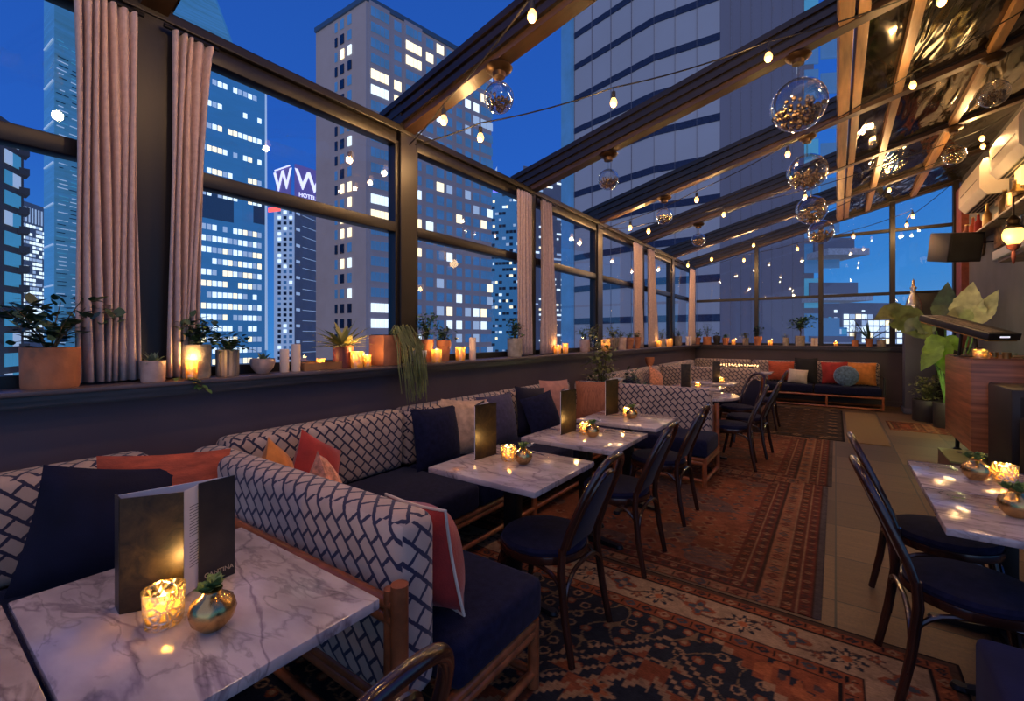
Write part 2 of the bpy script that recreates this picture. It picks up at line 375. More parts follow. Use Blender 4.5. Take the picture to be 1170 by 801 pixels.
def dup(o,loc=None,rz=None,label=None,group=None,parent=None):
    c=o.copy(); COL.objects.link(c)
    if parent: c.parent=parent
    if loc is not None: c.location=loc
    if rz is not None: c.rotation_euler=(0,0,rz)
    if label: c['label']=label
    if group: c['group']=group
    for ch in kids(o): dup(ch,parent=c)
    return c
def struct(o): o['kind']='structure'; return o
def lamp(name,loc,power,col,size=.03,typ='POINT',parent=None):
    l=bpy.data.lights.new(name,typ); l.energy=power; l.color=col
    if typ=='POINT' or typ=='SPOT': l.shadow_soft_size=size
    o=bpy.data.objects.new(name,l); COL.objects.link(o); o.location=loc
    if parent: o.parent=parent
    return o
def text_mesh(body,size,mat,name,extr=.0006,bold=0):
    c=bpy.data.curves.new(name,'FONT'); c.body=body; c.size=size; c.extrude=extr; c.align_x='CENTER'; c.offset=bold
    t=bpy.data.objects.new(name,c); COL.objects.link(t)
    me=bpy.data.meshes.new_from_object(t); bpy.data.objects.remove(t); bpy.data.curves.remove(c)
    me.materials.clear(); me.materials.append(M[mat]); me.name=name
    o=bpy.data.objects.new(name,me); COL.objects.link(o); return o
BULB_W=16.
# ================================================================== ROOM SHELL
XW=-3.0; YB=12.2; XR=1.98; SILL=1.215
YP=[.86,2.62,4.55,6.45,8.35,10.3,12.2]
XPB=[-1.53,-.27,.95,1.9]
struct(MB().box(-3.2,2.4,-1.6,12.4,-.12,0).obj('floor','pavers'))
struct(MB().box(-3.14,-2.90,-1.6,12.2,0,SILL-.08).obj('wall_left','navy_wall'))
struct(MB().box(-2.899,XR,12.06,12.34,0,SILL-.08).obj('wall_back','brown_wall'))
# sill with stepped moulding
m=MB()
m.box(-3.12,-2.735,-1.6,12.2,SILL-.022,SILL,bev=.006); m.box(-3.12,-2.765,-1.6,12.2,SILL-.045,SILL-.022); m.box(-3.12,-2.79,-1.6,12.2,SILL-.07,SILL-.045); m.box(-3.12,-2.84,-1.6,12.2,SILL-.085,SILL-.07)
struct(m.obj('trim_1','sill_paint'))
m=MB(); m.box(-2.73,XR,11.93,12.3,SILL-.022,SILL,bev=.006); m.box(-2.76,XR,11.97,12.3,SILL-.06,SILL-.022); m.box(-2.78,XR,12.0,12.3,SILL-.085,SILL-.06)
struct(m.obj('trim_2','sill_paint'))
struct(MB().box(-2.9,-2.87,-1.6,12.05,0,.1).obj('baseboard_left','navy_wall'))
struct(MB().box(-2.8,XR,12.03,12.06,0,.1).obj('baseboard_back','brown_wall'))
tn=[2]
def trim(mb,mat,**k):
    tn[0]+=1; o=mb.obj('trim_%d'%tn[0],mat,angle=20,**k); return struct(o)
# posts
for i,y in enumerate([-.95]+YP):
    m=MB(); w=.088 if i in(1,2,4,6) else .06
    m.box(XW-.07,XW+.07,y-w,y+w,SILL,roofz(XW)+.25,bev=.006); m.box(XW-.045,XW+.045,y+w,y+w+.035,SILL,3.06); m.box(XW-.045,XW+.045,y-w-.035,y-w,SILL,3.06)
    trim(m,'dark_frame')
for i,x in enumerate(XPB):
    trim(MB().box(x-.045,x+.045,YB-.07,YB+.07,SILL,roofz(x)+.05,bev=.006),'dark_frame')
# windows: rails and panes
wn=0
ys=[-.95]+YP
for i in range(len(ys)-1):
    a,b=ys[i]+.11,ys[i+1]-.11; wn+=1
    m=MB(); m.box(XW-.045,XW+.045,a,b,SILL,SILL+.055); m.box(XW-.05,XW+.05,a,b,2.30,2.385,bev=.008); m.box(XW-.05,XW+.05,a,b,3.03,3.13,bev=.008)
    o=struct(m.obj('window_%d'%wn,'dark_frame'))
    MB().add([(XW,a,SILL+.055),(XW,b,SILL+.055),(XW,b,2.30),(XW,a,2.30)],[(0,1,2,3)]).obj('pane','pane_glass',o)
    MB().add([(XW,a,2.385),(XW,b,2.385),(XW,b,3.03),(XW,a,3.03)],[(0,1,2,3)]).obj('pane','pane_glass',o)
trim(MB().box(XW-.1,XW+.08,-1.6,12.25,3.13,3.19,bev=.008),'dark_frame')
xs=[XW+.06]+XPB
for i in range(len(xs)-1):
    a,b=xs[i]+.045,xs[i+1]-.045; wn+=1
    m=MB(); m.box(a,b,YB-.04,YB+.04,SILL,SILL+.05); m.box(a,b,YB-.04,YB+.04,2.28,2.34)
    if i>=2: m.box(a,b,YB-.04,YB+.04,3.58,3.64)
    o=struct(m.obj('window_%d'%wn,'dark_frame'))
    MB().add([(a,YB,SILL+.05),(b,YB,SILL+.05),(b,YB,2.28),(a,YB,2.28)],[(0,1,2,3)]).obj('pane','pane_glass',o)
    t0,t1=(3.58,3.58) if i>=2 else (roofz(a)-.02,roofz(b)-.02)
    MB().add([(a,YB,2.34),(b,YB,2.34),(b,YB,t1),(a,YB,t0)],[(0,1,2,3)]).obj('pane','pane_glass',o)
    if i>=2: MB().add([(a,YB,3.64),(b,YB,3.64),(b,YB,roofz(b)-.02),(a,YB,roofz(a)-.02)],[(0,1,2,3)]).obj('pane','pane_glass',o)
# sloped roof beams
SL=math.atan(.255)
for i,y in enumerate(YP):
    mt=Matrix.Translation((XW,y,roofz(XW)))@Matrix.Rotation(-SL,4,'Y'); LN=5.2
    m=MB(); m.box(-.1,LN,-.06,.06,0,.05,mt,1); m.box(-.13,LN,-.09,.09,.05,.10,mt); m.box(-.1,LN,-.07,.07,.10,.13,mt); m.box(-.13,LN,-.095,.095,.13,.18,mt); m.box(-.1,LN,-.075,.075,.18,.21,mt); m.box(-.13,LN,-.1,.1,.21,.26,mt)
    trim(m,['beam','beam_lit_underside'])
# glazed part of the roof, purlins and dark reflecting panels
for x0,x1,mat in((.02,.12,'gold_wood'),(.14,.22,'gold_wood'),(.50,.58,'gold_wood'),(1.22,1.31,'gold_wood')):
    mt=Matrix.Translation((x0,0,roofz(x0)+.03))@Matrix.Rotation(-SL,4,'Y')
    trim(MB().box(0,x1-x0,-1.6,12.1,-.02,.06,mt,bev=.004),mat)
k=0
for i in range(len(YP)):
    ya=(YP[i-1] if i else -1.6)+.1; yb=YP[i]-.1
    for xa,xb in((.22,.5),(.58,1.22),(1.31,2.05)):
        k+=1
        mt=Matrix.Translation((xa,0,roofz(xa)+.06))@Matrix.Rotation(-SL,4,'Y')
        o=struct(MB().box(0,(xb-xa)/math.cos(SL),ya,yb,0,.012,mt).obj('roof_panel','roof_panel_glass'))
# right wall: grey plaster below, shelf wall above
struct(MB().box(XR,XR+.15,3.6,12.34,0,roofz(XR)+.1).obj('wall_right','grey_wall'))
struct(MB().box(XR-.1,XR,11.6,12.05,1.215,4.2).obj('trim_90','red_wood'))
o=struct(MB().box(1.45,XR,9.9,11.9,0,.01).obj('trim_91','dark_frame'))
# ================================================================== RUGS
def rug(name,label,x0,x1,y0,y1,z,painter,res=.008):
    nx=int((x1-x0)/res)+1; ny=int((y1-y0)/res)+1
    gx=np.linspace(x0,x1,nx); gy=np.linspace(y0,y1,ny); XX,YY=np.meshgrid(gx,gy)
    wob=.0012*np.sin(XX*3.1+YY*1.7)+.001*np.sin(YY*5)+.0035
    co=np.stack([XX,YY,np.full_like(XX,z)+wob],-1).reshape(-1,3)
    idx=np.arange(nx*ny).reshape(ny,nx)
    q=np.stack([idx[:-1,:-1],idx[:-1,1:],idx[1:,1:],idx[1:,:-1]],-1).reshape(-1,4)
    # skirt so that the rug has an edge
    ring=np.concatenate([idx[0,:],idx[1:,-1],idx[-1,-2::-1],idx[-2:0:-1,0]]); nr=len(ring)
    low=co[ring].copy(); low[:,2]=z-.001; base=len(co); co=np.concatenate([co,low])
    j=np.arange(nr); j2=(j+1)%nr
    sk=np.stack([ring[j],base+j,base+j2,ring[j2]],-1)
    q=np.concatenate([q,sk])
    me=bpy.data.meshes.new(name); me.vertices.add(len(co)); me.vertices.foreach_set('co',co.ravel().astype(np.float32))
    me.loops.add(q.size); me.loops.foreach_set('vertex_index',q.ravel().astype(np.int32))
    me.polygons.add(len(q)); me.polygons.foreach_set('loop_start',np.arange(0,q.size,4,dtype=np.int32))
    me.update(calc_edges=True); me.validate()
    c=painter((XX-x0),(YY-y0),x1-x0,y1-y0).reshape(-1,3); c=np.concatenate([c,c[ring]*.5]); c=np.concatenate([c,np.ones((len(c),1))],1)
    a=me.color_attributes.new('Col','FLOAT_COLOR','POINT'); a.data.foreach_set('color',c.ravel().astype(np.float32))
    me.polygons.foreach_set('use_smooth',[True]*len(me.polygons)); me.materials.append(M['rug'])
    o=bpy.data.objects.new(name,me); COL.objects.link(o); return tag(o,label,'rug')
RUST=(.27,.085,.038);RUST2=(.40,.14,.055);TAN=(.36,.24,.14);CREAM=(.42,.31,.2);NAVY=(.022,.03,.045);SLATE=(.06,.085,.11);DRED=(.15,.026,.02);BLK=(.015,.012,.012)
def mixc(A,mask,col):
    A[mask]=np.array(col); return A
def hashn(a,b): return np.modf(np.abs(np.sin(a*12.9898+b*78.233)*43758.5453))[0]
def noise2(x,y,s):
    x=x*s;y=y*s; xi=np.floor(x);yi=np.floor(y);u=x-xi;v=y-yi; u=u*u*(3-2*u);v=v*v*(3-2*v)
    return (hashn(xi,yi)*(1-u)+hashn(xi+1,yi)*u)*(1-v)+(hashn(xi,yi+1)*(1-u)+hashn(xi+1,yi+1)*u)*v
def tri(x,p): return np.abs(np.modf(x/p)[0]-.5)*2   # 1..0..1
def rosette(A,dx,dy,r,c1,c2,c3,pet=8):
    rad=np.hypot(dx,dy); an=np.arctan2(dy,dx); w=r*(.72+.28*np.cos(an*pet))
    mixc(A,rad<w,c1); mixc(A,rad<w*.68,c2); mixc(A,rad<r*.26,c3)
def band_motif(A,m,s,t,per,w,cols,base):
    """s along the band, t across it (-1..1); little stepped diamonds and bars"""
    A[m]=np.array(base); k=np.floor(s/per); f=np.modf(s/per)[0]-.5
    dm=np.abs(f)*2+np.abs(t)
    c=np.array(cols)[(k.astype(int)%len(cols))]
    mm=m&(dm<.75); A[mm]=c[mm]; mm=m&(dm<.34); A[mm]=np.array(base)*.6
    mixc(A,m&(np.abs(np.abs(f)-.5)<.06)&(np.abs(t)<.6),BLK)
def paint_a(u,v,w,h):
    A=np.zeros(u.shape+(3,)); A[:]=np.array(NAVY)
    d=np.minimum(np.minimum(u,w-u),np.minimum(v,h-v)); horiz=np.minimum(v,h-v)<np.minimum(u,w-u); s=np.where(horiz,u,v)
    # field ------------------------------------------------
    cx,cy=2.1,1.05; du=np.abs(u-cx); dv=np.abs(v-cy); q=.022
    du=np.floor(du/q)*q; dv=np.floor(dv/q)*q
    fx=tri(u,.17);fy=tri(v,.17); n=noise2(u,v,7)
    sp=(hashn(np.floor(u/.085),np.floor(v/.085)))
    ff=np.hypot(np.modf(u/.085)[0]-.5,np.modf(v/.085)[0]-.5)
    mixc(A,(ff<.30)&(sp>.55),RUST); mixc(A,(ff<.17)&(sp>.55),TAN); mixc(A,(ff<.33)&(ff>.22)&(sp<.3),TAN)
    vine=np.abs(np.sin(u*19+2.2*np.sin(v*15))-np.sin(v*17+2*np.sin(u*13)))<.12
    mixc(A,vine,(.22,.16,.09))
    e=du/ .95+dv/1.0
    scal=e+.09*np.sign(np.sin(u*26))*np.sign(np.sin(v*24))
    for lo,hi,c in((.0,.66,RUST),(.66,.69,TAN),(.69,.74,NAVY),(.74,.765,TAN)):
        mixc(A,(scal>=lo)&(scal<hi),c)
    inner=du/.50+dv/.55+.07*np.sign(np.sin(u*34))
    for lo,hi,c in((.92,1.0,TAN),(0,.92,NAVY),(.55,.62,RUST2),(0,.4,RUST),(.4,.45,TAN),(0,.16,CREAM)):
        mixc(A,(inner>=lo)&(inner<hi),c)
    for ax in(-1,0,1,2):
        for ay in(-1,1):
            rosette(A,u-(cx+ax*.42-.15),v-(cy+ay*.36),.085,TAN,RUST2,NAVY,6)
    hk=np.abs(np.modf((u+v)/.24)[0]-.5)
    # corner spandrels
    cu=np.minimum(u,w-u)-.42; cv=np.minimum(v,h-v)-.42
    st=np.floor(cu/.045)*.045+np.floor(cv/.045)*.045*1.1
    mixc(A,(st<.42),RUST); mixc(A,(st>=.42)&(st<.455),TAN); mixc(A,(st<.25)&(st>.2),NAVY)
    nn=noise2(u+3,v,16); mixc(A,(st<.40)&(nn>.66),RUST2); mixc(A,(st<.40)&(nn<.22),(.07,.05,.05))
    # borders ------------------------------------------------
    mixc(A,d<.43,BLK)
    t=(d-.385)/.035; band_motif(A,(d>.35)&(d<.42),s,t,.09,1,[NAVY,TAN,SLATE],RUST)
    mixc(A,(d<=.35),TAN); mixc(A,(d<=.35)&(d>.338),BLK)
    m=(d<.338)&(d>.115); A[m]=np.array(CREAM)*.9
    mid=.226; vv=np.abs(d-mid-.05*np.sin(s*2*PI/.42))
    mixc(A,m&(vv<.007),(.12,.07,.05))
    B=A.copy()
    for k in range(-1,14):
        s0=.06+k*.21
        ds=s-s0; off=.045*(1 if k%2 else -1)
        rosette(B,ds,(d-mid-off*.2),.082,NAVY if k%2 else RUST,CREAM if k%2 else SLATE,RUST2 if k%2 else TAN,8 if k%2 else 4)
        rosette(B,ds-.105,(d-mid+off*1.3),.036,(.1,.06,.05),RUST,TAN,5)
    A[m]=B[m]
    mixc(A,(d<=.115),BLK); t=(d-.07)/.03
    band_motif(A,(d>.038)&(d<.103),s,t,.075,1,[TAN,NAVY,RUST2],RUST)
    mixc(A,d<.038,(.10,.06,.04)); mixc(A,d<.015,BLK)
    return A*(.8+.4*noise2(u,v,2.2))[...,None]
def paint_red(seed,fieldc,alt,bw=.50,stripes_right=True):
    def f(u,v,w,h):
        A=np.zeros(u.shape+(3,)); A[:]=np.array(fieldc)
        n1=noise2(u+seed,v,3);n2=noise2(u,v+seed,9); n3=noise2(u+seed,v+seed,28)
        A=A*(.65+.7*n2)[...,None]
        mask=(n1>.58); A[mask]=A[mask]*.25+np.array(alt)*.75
        fx=np.modf(u/.13)[0]-.5; fy=np.modf(v/.11)[0]-.5; hs=hashn(np.floor(u/.13)+seed,np.floor(v/.11))
        dd=np.abs(fx)+np.abs(fy)
        mixc(A,(dd<.42)&(hs>.45)&(n3>.35),TAN); mixc(A,(dd<.26)&(hs>.45),DRED); mixc(A,(dd<.4)&(hs<.25)&(n3>.4),SLATE); mixc(A,(dd<.16)&(hs<.25),RUST2)
        zz=np.abs(np.modf(v/.055+tri(u,.11)*.5)[0]-.5)
        mixc(A,(zz<.10)&(n2>.5),(.30,.13,.07))
        mixc(A,(np.abs(np.modf(v/.31)[0]-.5)<.012),BLK)
        d=np.minimum(w-u,np.minimum(v,h-v)+ (0 if not stripes_right else .22))
        d=np.minimum(d,u+.3); hz=(np.minimum(v,h-v)+.22)<(w-u); s=np.where(hz,u,v)
        X=[(0,.035,SLATE),(.035,.05,BLK),(.05,.105,'a'),(.105,.12,TAN),(.12,.185,'b'),(.185,.2,TAN),(.2,.3,'c'),(.3,.315,BLK),(.315,.385,'a'),(.385,.40,TAN),(.40,.455,'b'),(.455,.47,DRED)]
        for lo,hi,c in X:
            m=(d>=lo)&(d<hi)
            if isinstance(c,str):
                t=(d-(lo+hi)/2)/((hi-lo)/2)
                band_motif(A,m,s,t,{'a':.06,'b':.045,'c':.10}[c],1,{'a':[TAN,NAVY],'b':[RUST2,TAN,BLK],'c':[DRED,SLATE,TAN]}[c],{'a':DRED,'b':(.12,.03,.02),'c':(.36,.17,.09)}[c])
            else: mixc(A,m,c)
        A=A*.72+np.array((.17,.085,.05))*.28
        return A*(.75+.5*noise2(u+9,v,1.7))[...,None]
    return f
def paint_dark(u,v,w,h):
    A=np.zeros(u.shape+(3,)); A[:]=np.array((.10,.055,.03))
    n=noise2(u,v,11); fx=np.modf(u/.22)[0]-.5; fy=np.modf(v/.3)[0]-.5
    dd=np.abs(fx)+np.abs(fy); mixc(A,(dd<.4),NAVY); mixc(A,(dd<.27),(.2,.12,.06)); mixc(A,dd<.12,BLK)
    mixc(A,(np.abs(np.modf(v/.14+.5*tri(u,.22))[0]-.5)<.1),BLK)
    d=np.minimum(np.minimum(u,w-u),np.minimum(v,h-v))
    band_motif(A,(d<.24)&(d>.04),np.where((np.minimum(v,h-v)<np.minimum(u,w-u)),u,v),(d-.14)/.1,.16,1,[NAVY,TAN],(.07,.05,.04)); mixc(A,d<.04,BLK)
    return A*(.6+.7*n)[...,None]
rug('persian_rug','large navy and rust medallion rug with cream flowered border in the foreground',-2.75,.44,.30,2.76,.001,paint_a,.0075)
rug('persian_rug','worn rust red rug with striped border, next behind the medallion rug',-2.3,-.06,2.79,5.28,.001,paint_red(3.,(.30,.10,.05),(.10,.105,.115)),.010)
rug('persian_rug','faded red rug with striped border, second behind the medallion rug',-2.3,-.03,5.30,7.62,.001,paint_red(11.,(.26,.09,.05),(.13,.11,.10)),.013)
rug('persian_rug','dark brown and navy patterned rug before the back bench',-2.3,.10,7.66,10.75,.001,paint_dark,.02)
rug('small_rug','small red striped rug on the pavers before the plant pots',.68,1.42,9.05,9.95,.001,paint_red(5.,(.25,.05,.03),(.2,.1,.05)),.02)
m=MB(); m.box(.14,.58,7.66,10.6,.001,.01)
tag(m.obj('jute_runner','rug_jute'),'plain tan jute runner lying between the dark rug and pavers','rug')
# ================================================================== BANQUETTES
def frame_rails(root,x0,x1,y0,y1,open_side,legs):
    """two stacked rattan rails round the seat and round legs"""
    m=MB()
    for z in(.27,.235,.07):
        r=.022 if z!=.07 else .018
        m.tube([(x0,y0,z),(x1,y0,z)],r,10); m.tube([(x0,y1,z),(x1,y1,z)],r,10); m.tube([(x1,y0,z),(x1,y1,z)],r,10); m.tube([(x0,y0,z),(x0,y1,z)],r,10)
    m.obj('seat_frame','rattan',root)
    for x,y in legs: MB().tube([(x,y,0.012),(x,y,.29)],.024,12).obj('leg','rattan',root)
def banq_wall(label,y0,y1,splits,group=None,extra=None):
    root=empty('wall_banquette',(-2.5,(y0+y1)/2,0),label,'banquette',group); ox,oy=-2.5,(y0+y1)/2
    e=[y0]+splits+[y1]
    for a,b in zip(e[:-1],e[1:]):
        MB().box(-2.86-ox,-2.665-ox,a+.006-oy,b-.006-oy,.44,.885,bev=.06,seg=4).obj('back_cushion','lozenge_weave',root,uv=True,angle=60)
        MB().box(-2.67-ox,-1.93-ox,a+.004-oy,b-.004-oy,.29,.46,bev=.035,seg=3).obj('seat_cushion','navy_fabric',root,angle=60)
    n=max(2,int((y1-y0)/.9)); lg=[(-1.96-ox,y0+.05+(y1-y0-.1)*i/n-oy) for i in range(n+1)]+[(-2.8-ox,y0+.05-oy),(-2.8-ox,y1-.05-oy)]
    frame_rails(root,-2.8-ox,-1.96-ox,y0+.04-oy,y1-.04-oy,None,lg)
    return root
def banq_return(label,yb,side,x0=-1.925,x1=-.98,xb=-2.66,sd=.52):
    """end seat; back at yb, seat on the +y (side=1) or -y (side=-1) side"""
    root=empty('return_banquette',((x0+x1)/2,yb,0),label,'banquette'); ox=(x0+x1)/2
    a,b=sorted((-.08,.08)); MB().box(xb-ox,x1-.08-ox,a,b,.30,.885,bev=.055,seg=4).obj('back_cushion','lozenge_weave',root,uv=True,angle=60)
    s0,s1=sorted((side*.085,side*(.085+sd)))
    MB().box(x0-ox,x1-ox,s0,s1,.29,.46,bev=.035,seg=3).obj('seat_cushion','navy_fabric',root,angle=60)
    f0,f1=sorted((-side*.03,side*(.05+sd)))
    frame_rails(root,x0+.03-ox,x1-.03-ox,f0,f1,None,[(x0+.03-ox,s1 if side>0 else s0),(x1-.03-ox,side*(.05+sd)),(x1-.03-ox,0)])
    m=MB(); yy=-side*.11
    m.tube([(xb+.1-ox,yy,.655),(x1-.07-ox,yy,.655)],.02,10); m.tube([(xb+.1-ox,yy,.612),(x1-.07-ox,yy,.612)],.02,10)
    m.tube([(x1-.055-ox,yy,.012),(x1-.055-ox,yy,.725)],.026,12); m.tube([(x1-.095-ox,yy,.012),(x1-.095-ox,yy,.70)],.02,12); m.tube([(xb+.2-ox,yy,.012),(xb+.2-ox,yy,.66)],.024,12)
    m.obj('back_frame','rattan',root)
    return root
banq_wall('cream and navy lozenge banquette on the wall behind the nearest table',-1.5,.80,[-.35])
banq_return('lozenge weave banquette end nearest the camera, with navy seat and rattan frame',1.0,1)
banq_wall('long lozenge weave wall banquette behind the three tables in a row',1.10,5.02,[2.36,3.7])
banq_return('lozenge weave banquette end whose back stands beyond the third table of the row',5.12,-1)
banq_wall('lozenge weave wall banquette in the middle, behind the round table',5.75,8.55,[7.1])
banq_return('small far lozenge weave banquette end with fairy lights on top',8.65,-1,x1=-.95)
banq_wall('farthest lozenge weave wall banquette in the back left corner',8.80,11.1,[])
# back bench
root=empty('bench',(-1.0,11.6,0),'long navy bench under the back window with open slatted base','bench')
for a,b in((-1.85,-.60),(-.58,.62),(.64,1.72)):
    MB().box(a,b,-.5,.12,.27,.43,bev=.035,seg=3).obj('seat_cushion','navy_fabric',root,angle=60)
    MB().box(a,b,.13,.33,.42,.885,bev=.05,seg=3).obj('back_cushion','lozenge_weave',root,uv=True,angle=60)
m=MB()
for z in(.245,.03): m.tube([(-1.85,-.5,z),(1.75,-.5,z)],.02,8); m.tube([(-1.85,.1,z),(1.75,.1,z)],.02,8)
m.obj('base_rail','rattan',root)
for x in(-1.83,-.95,-.05,.85,1.73): 
    MB().tube([(x,-.5,.012),(x,-.5,.26)],.022,10).obj('leg','rattan',root)
m=MB(); m.tube([(1.75,-.45,.30),(1.75,-.45,.62),(1.75,.2,.62)],.018,8); m.obj('arm_rail','dark_frame',root)
# ================================================================== TABLES
def table(label,cx,cy,sx,sy,group=None,rnd=0,base=None):
    root=empty('bistro_table',(cx,cy,0),label,'table',group)
    if rnd: MB().lathe([(0.001,.712),(rnd-.01,.712),(rnd,.717),(rnd,.736),(rnd-.004,.742),(0.001,.742)],40,cap=False).obj('table_top','marble',root)
    else: MB().box(-sx/2,sx/2,-sy/2,sy/2,.712,.742,bev=.005).obj('table_top','marble',root)
    MB().box(-.16,.16,-.16,.16,.697,.711).obj('mounting_plate','black_metal',root)
    MB().box(-.038,.038,-.038,.038,.045,.697,bev=.006).obj('column','black_metal',root)
    m=MB()
    for a in range(4):
        mt=Matrix.Rotation(PI/2*a+(.0 if base is None else base),4,'Z')
        m.add([(0,-.03,.012),(.25,-.022,.012),(.25,.022,.012),(0,.03,.012),(0,-.03,.06),(.25,-.018,.026),(.25,.018,.026),(0,.03,.06)],[(3,2,1,0),(4,5,6,7),(0,1,5,4),(1,2,6,5),(2,3,7,6)],0,mt)
        m.lathe([(.028,.008),(.03,.015),(.022,.03)],10,mt@Matrix.Translation((.25,0,0)))
    m.obj('base','black_metal',root)
    return root
table('square marble table nearest the camera with the open menu',-1.395,.50,.79,.585)
table('marble table cut off by the left edge of the photo',-1.395,-.095,.79,.585)
table('first square marble table of the row along the banquette',-1.445,2.04,.68,.62)
table('second square marble table of the row along the banquette',-1.445,2.93,.68,.63)
table('third square marble table of the row along the banquette',-1.445,3.74,.68,.60)
table('round marble table behind the patterned banquette back',-1.30,5.75,0,0,rnd=.40)
table('dark edged marble table behind the round one',-1.55,6.62,.66,.55)
table('small marble table by the middle banquette, beyond the dark edged one',-1.5,7.45,.62,.55)
table('farthest marble table, before the back left corner bench',-1.30,10.0,.62,.60)
table('marble table at right, nearer half with the vase at the photo edge',.66,2.57,.66,.555,base=PI/4*0)
table('marble table at right, far half with vase and glowing candle',.66,3.135,.66,.555)
# ================================================================== CHAIRS
def make_chair():
    root=empty('bentwood_chair',(0,0,0),'x','chair'); 
    MB().lathe([(.001,.425),(.185,.425),(.208,.435),(.212,.455),(.20,.47),(.13,.482),(.001,.486)],30,cap=False).obj('seat','navy_fabric',root)
    MB().lathe([(.19,.405),(.218,.405),(.222,.42),(.218,.44),(.19,.44),(.19,.405)],30,cap=False).obj('seat_rim','bentwood',root)
    for s in(-1,1):
        pts=[(s*.135,.14,.42),(s*.145,.16,.3),(s*.16,.185,.15),(s*.18,.215,0.012)]
        MB().tube(pts,[.019,.018,.016,.014],10).obj('leg','bentwood',root)
        pts=[(s*.20,-.262,.012),(s*.195,-.225,.2),(s*.185,-.2,.40),(s*.183,-.205,.5)]
        MB().tube(pts,[.016,.018,.019,.018],10).obj('leg','bentwood',root)
    def hoop(w,top,z0,y0,y1,n=26):
        out=[]
        for i in range(n+1):
            a=PI*i/n; x=-w*math.copysign(abs(math.cos(a))**.62,math.cos(a)); hz=abs(math.sin(a))**.75
            z=z0+(top-z0)*hz; out.append((x,y0+(y1-y0)*((z-z0)/(top-z0))**1.15,z))
        return out
    MB().tube(hoop(.183,.90,.48,-.205,-.375),.0165,10).obj('back_hoop','bentwood',root)
    ih=hoop(.118,.825,.475,-.195,-.345)
    MB().tube(ih,.012,8).obj('inner_hoop','bentwood',root)
    m=MB(); c=len(ih); vs=[];fs=[]
    for off in(.010,-.010):
        for p in ih: vs.append((p[0],p[1]+off,p[2]))
    cen=[]
    for off in(.018,-.018):
        for k in range(c): 
            p=ih[k]; vs.append((p[0]*.6,-.195-.15*((.475+(p[2]-.475)*.6+.06-.475)/.35)**1.15+off,.475+(p[2]-.475)*.6+.06))
    for b,cc,fl in((0,2*c,0),(c,3*c,1)):
        for k in range(c-1):
            q=(b+k,b+k+1,cc+k+1,cc+k); fs.append(q if fl else q[::-1])
        q=tuple(cc+k for k in range(c)); fs.append(q if fl else q[::-1])
        q=(b+c-1,b,cc,cc+c-1); fs.append(q if fl else q[::-1])
    fs.append((0,c-1,2*c-1,c))
    m.add(vs,fs); m.obj('back_pad','navy_velvet',root,angle=70)
    # arched braces under the seat
    def arch(p,q,zt=.395,zb=.18):
        pts=[]
        for i in range(15):
            a=PI*i/14; t=.5-.5*math.copysign(abs(math.cos(a))**.7,math.cos(a)); pts.append((p[0]+(q[0]-p[0])*t,p[1]+(q[1]-p[1])*t,zb+(zt-zb)*abs(math.sin(a))**.6))
        return pts
    fl,fr,rl,rr=(-.152,.178),(.152,.178),(-.188,-.222),(.188,-.222)
    for p,q in((rl,fl),(rr,fr),(fl,fr),(rl,rr)): MB().tube(arch(p,q),.0105,8).obj('brace','bentwood',root)
    return root
chair0=make_chair(); G='bentwood chairs with navy seats'; used=[0]
def chair(x,y,rz,label):
    if not used[0]: o=chair0; o.location=(x,y,0); o.rotation_euler=(0,0,rz); o['label']=label; o['group']=G; used[0]=1
    else: o=dup(chair0,(x,y,0),rz,label,G)
    return o
LF=PI/2   # seat faces -x
chair(-1.19,1.95,LF,'dark bentwood chair at the first table of the banquette row')
chair(-1.19,2.86,LF,'dark bentwood chair at the second table of the banquette row')
chair(-1.19,3.74,LF,'dark bentwood chair at the third table of the banquette row')
chair(-.945,.495,LF,'glossy bentwood chair cut off at the bottom edge, by the nearest table')
chair(-.97,5.55,LF+.12,'dark bentwood chair at the round table, next beyond the third table')
chair(-.90,5.22+.98,LF-.05,'dark bentwood chair tucked in just beyond the round table')
chair(-1.12,6.98,LF+.9,'bentwood chair at the dark edged table, navy back turned to the camera')
chair(-.98,8.05,LF,'farthest bentwood chair in view, before the back bench')
chair(.44,2.54,-LF+.10,'bentwood chair at the right marble table, nearer of the two')
chair(.44,3.13,-LF+.06,'bentwood chair at the right marble table, farther of the two')
# upholstered stool at lower right
root=empty('upholstered_stool',(.70,1.88,0),'deep blue upholstered stool at the lower right corner','stool')
MB().box(-.33,.35,-.22,.22,.13,.47,bev=.025,seg=3).obj('seat','pouf_blue',root,angle=60)
for x in(-.28,.30):
    for y in(-.17,.17): MB().tube([(x,y,0.001),(x,y,.13)],[.014,.02],10).obj('leg','black_metal',root)
